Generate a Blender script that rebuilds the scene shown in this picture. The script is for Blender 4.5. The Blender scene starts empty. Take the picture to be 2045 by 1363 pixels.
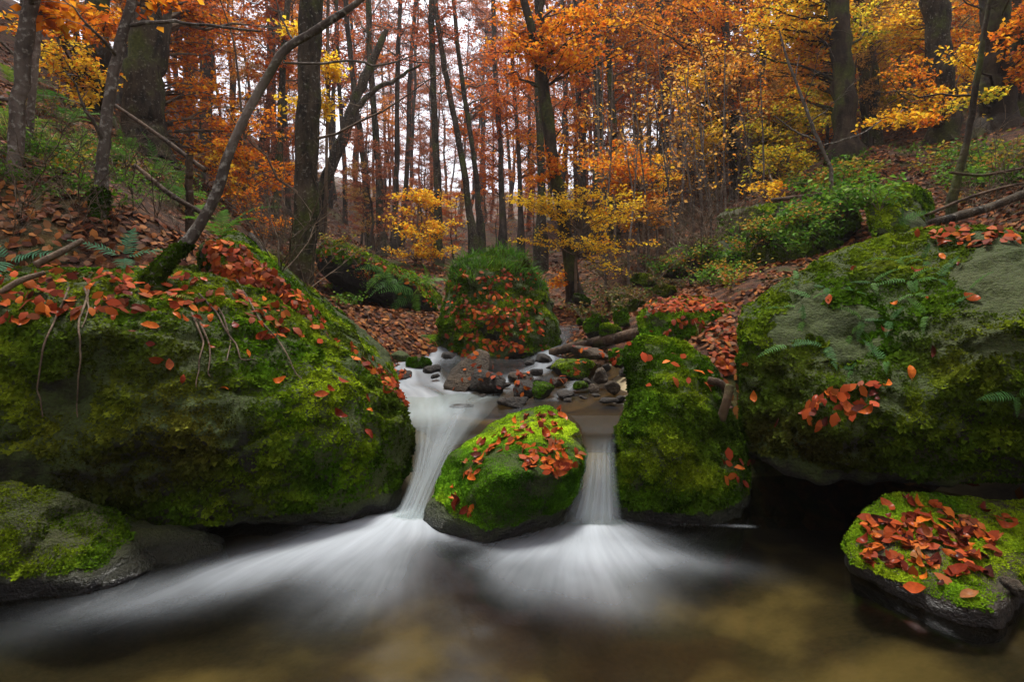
import bpy, bmesh, math, random
import numpy as np
from mathutils import Vector, Matrix
from mathutils.bvhtree import BVHTree

rnd = random.Random(7)
RS = np.random.RandomState(11)
S = bpy.context.scene
C = S.collection

# ------------------------------------------------------------------ camera, sky, sun, exposure
FPX, CX, HY, CAMZ = 1136.0, 1022.5, 600.0, 1.1      # focal length, centre, horizon in photo pixels; camera height
cam = bpy.data.cameras.new('camera'); camo = bpy.data.objects.new('camera', cam); C.objects.link(camo)
cam.lens = 20.0; cam.sensor_width = 36.0; cam.shift_y = -(681.5 - HY) / 2045.0
cam.clip_start = 0.05; cam.clip_end = 2000
camo.location = (0, 0, CAMZ); camo.rotation_euler = (math.radians(90), 0, 0)
S.camera = camo

SUN_EL, SUN_AZ = math.radians(74), math.radians(-10)
W = bpy.data.worlds.new('World'); S.world = W; W.use_nodes = True
wn = W.node_tree; wn.nodes.clear()
sky = wn.nodes.new('ShaderNodeTexSky'); sky.sky_type = 'NISHITA'; sky.sun_disc = False
sky.sun_elevation = SUN_EL; sky.sun_rotation = SUN_AZ; sky.air_density = 1.0; sky.dust_density = 3.0
tc = wn.nodes.new('ShaderNodeTexCoord')
cn = wn.nodes.new('ShaderNodeTexNoise'); cn.inputs['Scale'].default_value = 3.0; cn.inputs['Detail'].default_value = 4
wn.links.new(tc.outputs['Generated'], cn.inputs['Vector'])
cr = wn.nodes.new('ShaderNodeValToRGB')
cr.color_ramp.elements[0].position = 0.3; cr.color_ramp.elements[0].color = (7.2, 7.35, 8.1, 1)
cr.color_ramp.elements[1].position = 0.7; cr.color_ramp.elements[1].color = (9.6, 9.5, 10.0, 1)
wn.links.new(cn.outputs['Fac'], cr.inputs['Fac'])
wm = wn.nodes.new('ShaderNodeMixRGB'); wm.inputs['Fac'].default_value = 0.88
wn.links.new(sky.outputs['Color'], wm.inputs[1]); wn.links.new(cr.outputs['Color'], wm.inputs[2])
bg = wn.nodes.new('ShaderNodeBackground'); bg.inputs['Strength'].default_value = 0.05
wo = wn.nodes.new('ShaderNodeOutputWorld')
wn.links.new(wm.outputs['Color'], bg.inputs['Color']); wn.links.new(bg.outputs['Background'], wo.inputs['Surface'])

sun = bpy.data.lights.new('sun', 'SUN'); sun.energy = 1.5; sun.angle = math.radians(14); sun.color = (1.0, 0.96, 0.9)
suno = bpy.data.objects.new('sun', sun); C.objects.link(suno)
sd = Vector((math.cos(SUN_EL) * math.sin(SUN_AZ), math.cos(SUN_EL) * math.cos(SUN_AZ), math.sin(SUN_EL)))
suno.rotation_euler = sd.to_track_quat('Z', 'Y').to_euler(); suno.location = sd * 60

S.view_settings.view_transform = 'Standard'; S.view_settings.look = 'None'
S.view_settings.exposure = 2.1; S.view_settings.gamma = 1.0; S.view_settings.use_curve_mapping = False
S.render.engine = 'CYCLES'
S.cycles.max_bounces = 6; S.cycles.diffuse_bounces = 3; S.cycles.glossy_bounces = 3
S.cycles.transmission_bounces = 4; S.cycles.transparent_max_bounces = 12; S.cycles.volume_bounces = 0
S.cycles.use_denoising = True
S.cycles.caustics_reflective = False; S.cycles.caustics_refractive = False

# ------------------------------------------------------------------ helpers
def P(px, py, d):
    """a photo direction and a distance along y -> world point"""
    return np.array([(px - CX) / FPX * d, d, CAMZ - (py - HY) / FPX * d])

def _h(ix, iy, iz):
    n = (ix * 374761393 + iy * 668265263 + iz * 1274126177) & 0xFFFFFFFF
    n = ((n ^ (n >> 13)) * 1274126177) & 0xFFFFFFFF
    n = ((n ^ (n >> 15)) * 2246822519) & 0xFFFFFFFF
    return ((n ^ (n >> 16)) & 0xFFFFFF) / float(0xFFFFFF) * 2 - 1
def vnoise(p):
    p = np.asarray(p, float); i = np.floor(p).astype(np.int64); f = p - i; f = f * f * (3 - 2 * f)
    x, y, z = i[:, 0], i[:, 1], i[:, 2]; u, v, w = f[:, 0], f[:, 1], f[:, 2]
    def L(a, b, t): return a + (b - a) * t
    return L(L(L(_h(x, y, z), _h(x+1, y, z), u), L(_h(x, y+1, z), _h(x+1, y+1, z), u), v),
             L(L(_h(x, y, z+1), _h(x+1, y, z+1), u), L(_h(x, y+1, z+1), _h(x+1, y+1, z+1), u), v), w)
def fbm(p, o=4, g=0.5):
    a, s, out = 1.0, 0.0, 0
    q = np.asarray(p, float)
    for k in range(o):
        out = out + a * vnoise(q + 17.3 * k); s += a; a *= g; q = q * 2.03
    return out / s
def nrm(v):
    v = np.asarray(v, float); return v / np.maximum(np.linalg.norm(v, axis=-1, keepdims=True), 1e-9)
def smooth(e0, e1, x):
    t = np.clip((x - e0) / (e1 - e0), 0, 1); return t * t * (3 - 2 * t)

def mesh_np(name, V, F, col=None, mat=None, shade=False, attrs=None):
    V = np.asarray(V, np.float32); F = np.asarray(F, np.int32)
    me = bpy.data.meshes.new(name); n, k = F.shape
    me.vertices.add(len(V)); me.vertices.foreach_set('co', V.ravel())
    me.loops.add(n * k); me.loops.foreach_set('vertex_index', F.ravel())
    me.polygons.add(n); me.polygons.foreach_set('loop_start', np.arange(n, dtype=np.int32) * k)
    if shade: me.polygons.foreach_set('use_smooth', np.ones(n, bool))
    me.update(calc_edges=True)
    if col is not None:
        a = me.attributes.new('col', 'FLOAT_COLOR', 'POINT')
        c4 = np.ones((len(V), 4), np.float32); c4[:, :3] = col; a.data.foreach_set('color', c4.ravel())
    for an, arr in (attrs or {}).items():
        arr = np.asarray(arr, np.float32)
        if arr.ndim == 1:
            a = me.attributes.new(an, 'FLOAT', 'POINT'); a.data.foreach_set('value', arr)
        else:
            a = me.attributes.new(an, 'FLOAT_VECTOR', 'POINT'); a.data.foreach_set('vector', arr.ravel())
    if mat: me.materials.append(mat)
    return me
def link(name, me, parent=None, loc=None):
    o = bpy.data.objects.new(name, me); C.objects.link(o)
    if parent: o.parent = parent
    if loc is not None: o.location = loc
    return o
def tag(o, label=None, cat=None, group=None, kind=None):
    if label: o['label'] = label
    if cat: o['category'] = cat
    if group: o['group'] = group
    if kind: o['kind'] = kind
    return o

class Acc:
    """collects tubes and small pieces into one mesh"""
    def __init__(s): s.V, s.F, s.Cc, s.n = [], [], [], 0
    def add(s, V, F, col=None):
        s.V.append(V); s.F.append(np.asarray(F) + s.n); s.n += len(V)
        s.Cc.append(np.tile(col if col is not None else (1, 1, 1), (len(V), 1)) if col is None or np.ndim(col) == 1 else col)
    def tube(s, pts, rad, sides=6, col=None):
        pts = np.asarray(pts, float); n = len(pts); rad = np.broadcast_to(np.asarray(rad, float), (n,))
        T = np.gradient(pts, axis=0); T = nrm(T)
        ref = np.array([0.31, 0.95, 0.05]) if abs(T[0][2]) > 0.7 else np.array([0, 0, 1.0])
        A = nrm(np.cross(T, ref)); B = np.cross(T, A)
        th = np.linspace(0, 2 * math.pi, sides, endpoint=False)
        V = pts[:, None] + rad[:, None, None] * (np.cos(th)[None, :, None] * A[:, None] + np.sin(th)[None, :, None] * B[:, None])
        i = np.arange(n - 1)[:, None] * sides; j = np.arange(sides)[None]; j2 = (j + 1) % sides
        a, b, c, d = i + j, i + j2, i + sides + j2, i + sides + j
        F = np.concatenate([np.stack([a, b, c], -1).reshape(-1, 3), np.stack([a, c, d], -1).reshape(-1, 3)])
        s.add(V.reshape(-1, 3), F, col)
    def arrays(s):
        return np.concatenate(s.V), np.concatenate(s.F), np.concatenate(s.Cc)
    def mesh(s, name, mat, shade=True, off=None):
        V, F, c = s.arrays()
        if off is not None: V = V - np.asarray(off)
        return mesh_np(name, V, F, c, mat, shade)

# ------------------------------------------------------------------ materials
def newmat(name):
    m = bpy.data.materials.new(name); m.use_nodes = True; nt = m.node_tree; nt.nodes.clear()
    return m, nt, nt.nodes.new('ShaderNodeOutputMaterial')
def N(nt, typ, ins=None, **pr):
    n = nt.nodes.new('ShaderNode' + typ)
    for k, v in pr.items(): setattr(n, k, v)
    for k, v in (ins or {}).items():
        if hasattr(v, 'is_output') or isinstance(v, bpy.types.NodeSocket): nt.links.new(v, n.inputs[k])
        else: n.inputs[k].default_value = v
    return n
def noise(nt, vec, scale, det=4, rough=0.55):
    return N(nt, 'TexNoise', {'Vector': vec, 'Scale': scale, 'Detail': det, 'Roughness': rough}).outputs['Fac']
def ramp(nt, fac, stops):
    r = N(nt, 'ValToRGB', {'Fac': fac}); e = r.color_ramp.elements
    while len(e) < len(stops): e.new(0.5)
    for el, (p, c) in zip(e, stops):
        el.position = p; el.color = (*c, 1) if np.ndim(c) else (c, c, c, 1)
    return r.outputs['Color']
def mix(nt, f, a, b, mode='MIX'):
    n = N(nt, 'MixRGB', {}, blend_type=mode)
    for k, v in (('Fac', f), (1, a), (2, b)):
        if isinstance(v, bpy.types.NodeSocket): nt.links.new(v, n.inputs[k])
        else: n.inputs[k].default_value = v if k == 'Fac' else (*v, 1)
    return n.outputs['Color']
def math_(nt, op, a, b=0.0):
    n = N(nt, 'Math', {}, operation=op)
    for k, v in ((0, a), (1, b)):
        if isinstance(v, bpy.types.NodeSocket): nt.links.new(v, n.inputs[k])
        else: n.inputs[k].default_value = v
    return n.outputs[0]
def bump(nt, h, strength=0.5, dist=0.02):
    return N(nt, 'Bump', {'Height': h, 'Strength': strength, 'Distance': dist}).outputs['Normal']

def mat_rock(name, stone_a, stone_b, moss_amt=0.5, moss_a=(0.022, 0.05, 0.006), moss_b=(0.10, 0.16, 0.012), lich=0.6):
    return _mat_rock(name, stone_a, stone_b, moss_amt, moss_a, moss_b, lich)
def _mat_rock(name, stone_a, stone_b, moss_amt, moss_a, moss_b, lich):
    m, nt, out = newmat(name)
    g = N(nt, 'NewGeometry'); pos = g.outputs['Position']
    sep = N(nt, 'SeparateXYZ', {'Vector': g.outputs['Normal']}); sp = N(nt, 'SeparateXYZ', {'Vector': pos})
    n1 = noise(nt, pos, 2.2, 6); n2 = noise(nt, pos, 14, 6, 0.65); n3 = noise(nt, pos, 70, 3, 0.6)
    st = ramp(nt, n2, [(0.3, stone_a), (0.7, stone_b)])
    st = mix(nt, 0.55, st, ramp(nt, n1, [(0.35, tuple(c * 0.5 for c in stone_a)), (0.65, tuple(c * 1.25 for c in stone_b))]))
    n4 = noise(nt, N(nt, 'Mapping', {'Vector': pos, 'Rotation': (0.1, 0.15, 0), 'Scale': (1.4, 1.4, 5)}).outputs[0], 4, 6, 0.75)
    st = mix(nt, 0.5, st, ramp(nt, n4, [(0.36, (0.25, 0.24, 0.22)), (0.6, (1.25, 1.2, 1.1))]), 'MULTIPLY')
    st = mix(nt, 0.7, st, ramp(nt, n3, [(0.35, (0.45, 0.45, 0.45)), (0.65, (1.3, 1.3, 1.3))]), 'MULTIPLY')
    st = mix(nt, ramp(nt, noise(nt, pos, 5.5, 5, 0.7), [(0.46, 0.0), (0.66, lich)]), st, ramp(nt, n3, [(0.3, (0.008, 0.014, 0.0025)), (0.7, (0.022, 0.032, 0.005))]))
    ms = ramp(nt, n3, [(0.25, moss_a), (0.75, moss_b)])
    ms = mix(nt, math_(nt, 'MULTIPLY', n1, 0.55), ms, (0.055, 0.04, 0.012))
    cov = math_(nt, 'ADD', math_(nt, 'MULTIPLY', sep.outputs['Z'], 0.35), n1)
    cov = math_(nt, 'ADD', cov, math_(nt, 'MULTIPLY', n2, 0.35))
    fac = ramp(nt, cov, [(0.95 - 0.5 * moss_amt - 0.06, 0.0), (0.95 - 0.5 * moss_amt + 0.1, 1.0)]) if moss_amt > 0 else 0.0
    colr = mix(nt, fac, st, ms)
    # wet band just above the pool
    wet = N(nt, 'MapRange', {'Value': math_(nt, 'ADD', sp.outputs['Z'], math_(nt, 'MULTIPLY', n1, -0.12)), 'From Min': 0.05, 'From Max': -0.02, 'To Min': 0.0, 'To Max': 1.0}).outputs[0]
    colr = mix(nt, wet, colr, mix(nt, 0.75, colr, (0.012, 0.011, 0.011)))
    rough = math_(nt, 'SUBTRACT', 0.85, math_(nt, 'MULTIPLY', wet, 0.55))
    h = math_(nt, 'ADD', math_(nt, 'ADD', n2, n4), math_(nt, 'MULTIPLY', n3, 0.6))
    b = N(nt, 'BsdfPrincipled', {'Base Color': colr, 'Roughness': rough, 'Normal': bump(nt, h, 1.0, 0.035), 'Specular IOR Level': 0.35})
    nt.links.new(b.outputs[0], out.inputs[0]); return m
M_ROCK = mat_rock('mossy_sandstone', (0.007, 0.0055, 0.0032), (0.027, 0.020, 0.011), 0.78, (0.010, 0.024, 0.003), (0.042, 0.080, 0.006))
M_ROCKBARE = mat_rock('bare_sandstone', (0.020, 0.014, 0.009), (0.085, 0.060, 0.036), 0.0, lich=0.12)
M_ROCKDARK = mat_rock('wet_dark_stone', (0.007, 0.006, 0.005), (0.036, 0.028, 0.021), 0.0, lich=0.08)
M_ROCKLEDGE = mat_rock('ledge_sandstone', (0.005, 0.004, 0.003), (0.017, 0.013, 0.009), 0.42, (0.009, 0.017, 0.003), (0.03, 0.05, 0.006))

def mat_leaf(name, trans=0.4, rough=0.55, objtint=False, objrandom=None, gloss=0.06):
    m, nt, out = newmat(name)
    if objrandom:
        oi = N(nt, 'ObjectInfo'); c = ramp(nt, oi.outputs['Random'], objrandom)
        g = N(nt, 'NewGeometry'); tcn = N(nt, 'TexCoord')
        v = noise(nt, tcn.outputs['Object'], 60, 3)
        c = mix(nt, 0.5, c, mix(nt, 1.0, c, ramp(nt, v, [(0.3, (0.35, 0.3, 0.3)), (0.7, (1.3, 1.25, 1.2))]), 'MULTIPLY'))
    else:
        c = N(nt, 'Attribute', attribute_name='col').outputs['Color']
        if objtint:
            oi = N(nt, 'ObjectInfo'); c = mix(nt, 1.0, c, oi.outputs['Color'], 'MULTIPLY')
    t = N(nt, 'BsdfTranslucent', {'Color': c})
    if gloss: d = N(nt, 'BsdfPrincipled', {'Base Color': c, 'Roughness': rough, 'Specular IOR Level': gloss})
    else: d = N(nt, 'BsdfDiffuse', {'Color': c})
    s = N(nt, 'MixShader', {0: trans, 1: d.outputs[0], 2: t.outputs[0]})
    nt.links.new(s.outputs[0], out.inputs[0]); return m
M_CANOPY = mat_leaf('autumn_foliage', 0.5, gloss=0.0)
M_CANOPYFAR = mat_leaf('far_autumn_foliage', 0.5, objtint=True, gloss=0.0)
M_MOSS = mat_leaf('moss_tufts', 0.25, gloss=0.0)
M_GREEN = mat_leaf('green_leaves', 0.35, 0.5, gloss=0.06)
M_LITTER = mat_leaf('leaf_litter', 0.1, 0.5, gloss=0.04)
LEAFCOL = [(0.0, (0.035, 0.012, 0.009)), (0.14, (0.09, 0.016, 0.009)), (0.3, (0.17, 0.024, 0.009)), (0.46, (0.23, 0.045, 0.012)), (0.6, (0.32, 0.075, 0.014)),
           (0.76, (0.46, 0.12, 0.014)), (0.90, (0.30, 0.045, 0.010)), (1.0, (0.20, 0.085, 0.03))]
M_FALLEN = mat_leaf('fallen_beech_leaf', 0.08, 0.28, objrandom=LEAFCOL, gloss=0.05)

def mat_bark(name, a, b, moss=0.4, lichen=0.2):
    m, nt, out = newmat(name)
    g = N(nt, 'NewGeometry'); pos = g.outputs['Position']
    mp = N(nt, 'Mapping', {'Vector': pos, 'Scale': (1, 1, 0.35)}).outputs[0]
    n1 = noise(nt, mp, 9, 6, 0.65); n2 = noise(nt, pos, 2.0, 5); n3 = noise(nt, pos, 26, 3)
    c = ramp(nt, n1, [(0.36, a), (0.64, b)])
    c = mix(nt, 0.6, c, ramp(nt, noise(nt, pos, 1.1, 4), [(0.38, (0.35, 0.33, 0.3)), (0.62, (1.35, 1.3, 1.25))]), 'MULTIPLY')
    c = mix(nt, ramp(nt, n3, [(0.62 - 0.15 * lichen, 0.0), (0.70, min(1.0, lichen * 2))]), c, (0.26, 0.25, 0.21))
    mo = ramp(nt, math_(nt, 'ADD', n2, math_(nt, 'MULTIPLY', n1, 0.25)), [(0.80 - 0.35 * moss, 0.0), (0.95 - 0.35 * moss, 0.9)])
    c = mix(nt, mo, c, ramp(nt, n3, [(0.3, (0.025, 0.035, 0.006)), (0.7, (0.07, 0.085, 0.012))]))
    b_ = N(nt, 'BsdfPrincipled', {'Base Color': c, 'Roughness': 0.9, 'Normal': bump(nt, math_(nt, 'ADD', n1, math_(nt, 'MULTIPLY', n3, 0.5)), 0.9, 0.03), 'Specular IOR Level': 0.2})
    nt.links.new(b_.outputs[0], out.inputs[0]); return m
M_BARK = mat_bark('beech_bark', (0.010, 0.008, 0.005), (0.070, 0.054, 0.034), 0.45, 0.25)
M_BARKDARK = mat_bark('dark_bark', (0.012, 0.009, 0.006), (0.052, 0.038, 0.024), 0.5, 0.05)
M_BARKGREY = mat_bark('smooth_grey_bark', (0.07, 0.055, 0.045), (0.17, 0.145, 0.12), 0.05, 0.5)
M_BARKFAR = mat_bark('far_bark', (0.02, 0.016, 0.012), (0.085, 0.068, 0.052), 0.3, 0.1)
M_TWIG = mat_bark('twig_bark', (0.05, 0.034, 0.022), (0.17, 0.125, 0.085), 0.0, 0.1)
M_DEAD = mat_bark('dead_wood', (0.025, 0.016, 0.010), (0.10, 0.065, 0.04), 0.3, 0.1)

def mat_ground():
    m, nt, out = newmat('forest_floor')
    g = N(nt, 'NewGeometry'); pos = g.outputs['Position']
    n1 = noise(nt, pos, 0.9, 5); n2 = noise(nt, pos, 9, 5, 0.65); n3 = noise(nt, pos, 38, 4, 0.7)
    vo = N(nt, 'TexVoronoi', {'Vector': pos, 'Scale': 16.0, 'Randomness': 1.0})
    lf = ramp(nt, N(nt, 'SeparateColor', {'Color': vo.outputs['Color']}).outputs[0],
              [(0.0, (0.022, 0.010, 0.006)), (0.4, (0.06, 0.022, 0.010)), (0.75, (0.11, 0.04, 0.016)), (1.0, (0.15, 0.075, 0.032))])
    c = mix(nt, ramp(nt, n2, [(0.42, 0.0), (0.62, 0.8)]), lf, (0.028, 0.018, 0.011))
    c = mix(nt, ramp(nt, n1, [(0.52, 0.0), (0.66, 0.7)]), c, ramp(nt, n3, [(0.3, (0.02, 0.035, 0.006)), (0.7, (0.07, 0.10, 0.012))]))
    b = N(nt, 'BsdfPrincipled', {'Base Color': c, 'Roughness': 0.9, 'Normal': bump(nt, math_(nt, 'ADD', n2, math_(nt, 'MULTIPLY', n3, 0.7)), 1.0, 0.05), 'Specular IOR Level': 0.2})
    nt.links.new(b.outputs[0], out.inputs[0]); return m
M_GROUND = mat_ground()
def mat_sand():
    m, nt, out = newmat('stream_sand')
    g = N(nt, 'NewGeometry'); pos = g.outputs['Position']
    n1 = noise(nt, pos, 1.7, 3, 0.5); n2 = noise(nt, pos, 45, 4, 0.6)
    c = ramp(nt, n1, [(0.42, (0.016, 0.014, 0.009)), (0.53, (0.06, 0.046, 0.022)), (0.66, (0.30, 0.235, 0.11))])
    bar = N(nt, 'VectorMath', {0: pos, 1: (0.95, 1.72, -.25)}, operation='DISTANCE').outputs['Value']      # a bank of clean light sand
    c = mix(nt, ramp(nt, math_(nt, 'ADD', bar, math_(nt, 'MULTIPLY', n1, 1.1)), [(0.75, 1.0), (1.25, 0.0)]), c, (0.30, 0.235, 0.105))
    c = mix(nt, 0.25, c, ramp(nt, n2, [(0.3, (0.03, 0.024, 0.014)), (0.7, (0.16, 0.12, 0.07))]))
    b = N(nt, 'BsdfPrincipled', {'Base Color': c, 'Roughness': 0.8, 'Normal': bump(nt, n2, 0.4, 0.01)})
    nt.links.new(b.outputs[0], out.inputs[0]); return m
M_SAND = mat_sand()

def mat_water(name, tint, rough=0.1, foamcol=(0.74, 0.80, 0.86), mirror=1.0, rip=0.04, glow=0.35):
    m, nt, out = newmat(name)
    f = N(nt, 'Attribute', attribute_name='foam').outputs['Fac']
    fl = N(nt, 'Attribute', attribute_name='flow').outputs['Vector']
    st = noise(nt, fl, 1.0, 4, 0.55)
    g = N(nt, 'NewGeometry')
    b = bump(nt, st, rip, 0.02)
    lw = N(nt, 'Fresnel', {'IOR': 1.33, 'Normal': b})
    tr = N(nt, 'BsdfTransparent', {'Color': (*tint, 1)})
    gl = N(nt, 'BsdfGlossy', {'Color': (0.95, 0.97, 1, 1), 'Roughness': rough, 'Normal': b})
    nz = N(nt, 'SeparateXYZ', {'Vector': g.outputs['Normal']}).outputs['Z']      # racing, aerated water on a slope mirrors less
    cal = N(nt, 'MapRange', {'Value': nz, 'From Min': 0.955, 'From Max': 0.995, 'To Min': 0.05, 'To Max': 1.0}).outputs[0]
    w = N(nt, 'MixShader', {0: math_(nt, 'MULTIPLY', math_(nt, 'MULTIPLY', lw.outputs[0], mirror), cal), 1: tr.outputs[0], 2: gl.outputs[0]})
    d = N(nt, 'BsdfDiffuse', {'Color': (*foamcol, 1)}); t = N(nt, 'BsdfTranslucent', {'Color': (*foamcol, 1)})
    fo = N(nt, 'MixShader', {0: glow, 1: d.outputs[0], 2: t.outputs[0]})
    ff = math_(nt, 'MULTIPLY', f, ramp(nt, st, [(0.25, 0.80), (0.66, 1.0)]))
    s = N(nt, 'MixShader', {0: ff, 1: w.outputs[0], 2: fo.outputs[0]})
    nt.links.new(s.outputs[0], out.inputs[0]); return m
M_POOL = mat_water('pool_water', (0.46, 0.435, 0.31), 0.14, (0.62, 0.68, 0.73))
M_STREAM = mat_water('stream_water', (0.42, 0.35, 0.23), 0.22, (0.60, 0.66, 0.71), 0.7)
M_FALL = mat_water('falling_water', (0.93, 0.95, 0.93), 0.4, (0.62, 0.68, 0.72), 0.015, 0.008, 0.5)

# ------------------------------------------------------------------ terrain
ctl = [(-1.5, 1.0, -.25), (0, .8, -.35), (1.2, 1.0, -.3), (0, 1.8, -.32), (-1, 2.1, -.25), (1, 2.3, -.28), (.2, 2.6, -.3), (1.56, 1.78, -.07), (1.75, 1.5, -.05), (2.3, 1.6, .06), (2.4, 2.2, .03),
       (1.5, 2.9, -.2), (2.2, 2.9, -.15), (1.0, 3.0, -.2), (1.3, 3.35, -.2), (2.0, 3.4, -.2), (2.7, 3.0, 0), (-1.2, 2.65, -.25), (-.9, 2.9, -.2), (-1.6, 2.4, -.25), (-1.9, 2.0, -.1), (-2.2, 1.4, .1), (-2.6, 2.0, .35), (-1.6, 3.5, .6), (-2.6, 2.9, .7),
       (0, 3.25, .25), (-.4, 3.5, .27), (-.5, 4, .30), (.5, 4, .33), (.85, 3.7, .4), (0, 5, .38), (-.8, 4.9, .42), (-1.25, 4.6, .6), (.9, 4.9, .46), (.3, 6, .5), (1, 7, .72), (-.4, 7, .72), (1.25, 4.1, .6),
       (-2.01, 4, 1.30), (-2.6, 3.6, 1.40), (-3.15, 3.5, 1.6), (-3.4, 5, 2.07), (-4.87, 6, 2.95), (-5.4, 6, 3.3), (-5.96, 9, 3.55), (-3.56, 6.5, 2.2), (-2.6, 7, 1.1), (-3.5, 8, 1.9), (-1.44, 6, .88), (-1.06, 7, .85), (-1.07, 5.5, .62), (-1.5, 4.9, .8),
       (-4.95, 14, 2.6), (-2.98, 14, 2.0), (-1.29, 12, 1.65), (-.23, 12, 1.55), (0, 9, 1.1),
       (1.01, 9, 1.02), (1.3, 6.5, .87), (.81, 5.4, .62), (2.6, 9, 1.42), (3.4, 9, 1.9), (5.5, 14, 3.56), (3.9, 16, 2.8), (3.56, 7, 1.84), (5.9, 10, 3.74), (7.55, 10, 3.83), (8.2, 9.5, 3.94), (4.64, 6, 2.05), (4.05, 4.5, 1.73), (1.5, 4.1, .78), (1.75, 4.6, .9), (3.2, 3.4, 1.0), (3.3, 2.2, .4),
       (-3, 25, 3.2), (0, 25, 3.0), (5, 22, 4.3), (12, 18, 8), (-12, 18, 7.5), (20, 25, 16), (-20, 25, 13), (-8, 60, 8.5), (0, 60, 8.5), (30, 60, 28), (-35, 60, 22), (0, 110, 17), (60, 110, 40), (-60, 110, 34), (-10, 85, 12), (12, 50, 13), (9, 75, 15.5), (-22, 55, 15),
       (0, -2, -.5), (0, -8, -.9), (2, -2, -.1), (-2, -2, -.2), (6, -4, 2.2), (-6, -4, 2.4), (14, -8, 7), (-14, -8, 7), (-5.5, 1.5, 2.2), (5.5, 1.0, 1.7), (-9, 3, 5), (9, 3, 4.3), (0, -30, -2), (25, -30, 12), (-25, -30, 12), (40, 0, 20), (-40, 0, 20)]
ctl = np.array(ctl, float)
def tps_fit(c):
    n = len(c); q = c[:, :2] / 10.0
    r2 = ((q[:, None] - q[None]) ** 2).sum(-1)
    K = np.where(r2 > 0, 0.5 * r2 * np.log(np.maximum(r2, 1e-12)), 0) + np.eye(n) * 2e-4
    Pm = np.c_[np.ones(n), q]; A = np.zeros((n + 3, n + 3)); A[:n, :n] = K; A[:n, n:] = Pm; A[n:, :n] = Pm.T
    return q, np.linalg.solve(A, np.r_[c[:, 2], 0, 0, 0])
TQ, TW = tps_fit(ctl)
def terr(x, y):
    x = np.atleast_1d(np.asarray(x, float)); y = np.atleast_1d(np.asarray(y, float)); out = np.zeros(len(x))
    for a in range(0, len(x), 20000):
        q = np.c_[x[a:a+20000], y[a:a+20000]] / 10.0
        r2 = ((q[:, None] - TQ[None]) ** 2).sum(-1)
        U = np.where(r2 > 0, 0.5 * r2 * np.log(np.maximum(r2, 1e-12)), 0)
        out[a:a+20000] = U @ TW[:-3] + TW[-3] + q @ TW[-2:]
    p = np.c_[x, y, np.zeros(len(x))]
    dist = np.hypot(x, y)
    amp = np.clip((out + 0.15) * 0.5, 0.02, 0.16) * (1 + np.clip(dist - 8, 0, 40) * 0.08)
    out = out + amp * fbm(p * 0.9 + 3.1, 3) + 0.25 * amp * fbm(p * 4.5, 3)
    return out
def axis(fine0, fine1, step, lo, hi, grow=1.10):
    a = list(np.arange(fine0, fine1 + 1e-6, step)); s = step
    while a[-1] < hi: s *= grow; a.append(a[-1] + s)
    s = step
    while a[0] > lo: s *= grow; a.insert(0, a[0] - s)
    return np.array(a)
def grid_mesh(ax, ay):
    X, Y = np.meshgrid(ax, ay); nx, ny = len(ax), len(ay)
    i = (np.arange(ny - 1)[:, None] * nx + np.arange(nx - 1)[None]).ravel()
    return X.ravel(), Y.ravel(), np.stack([i, i + 1, i + nx + 1, i + nx], -1)
gx, gy, gF = grid_mesh(axis(-5, 5, 0.065, -150, 150), axis(0.5, 11, 0.065, -40, 240))
gz = terr(gx, gy)
gV = np.c_[gx, gy, gz]
ground_me = mesh_np('ground', gV, gF, None, M_GROUND, True); ground_me.materials.append(M_SAND)
fc = gV[gF].mean(1)
inpool = (fc[:, 2] < 0.16) & (fc[:, 1] < 3.3) & (np.abs(fc[:, 0]) < 4)
inup = (np.abs(fc[:, 0]) < 1.1) & (fc[:, 1] > 3.0) & (fc[:, 1] < 5.4) & (fc[:, 2] < 0.52)
ground_me.polygons.foreach_set('material_index', (inpool | inup).astype(np.int32))
ground = tag(link('ground', ground_me), 'leaf strewn forest floor and sandy stream bed', kind='structure')
BV = {}
gsel = (np.hypot(fc[:, 0], fc[:, 1]) < 30) & (fc[:, 1] > 0)
BV['ground'] = BVHTree.FromPolygons(gV.tolist(), gF[gsel].tolist())

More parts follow.
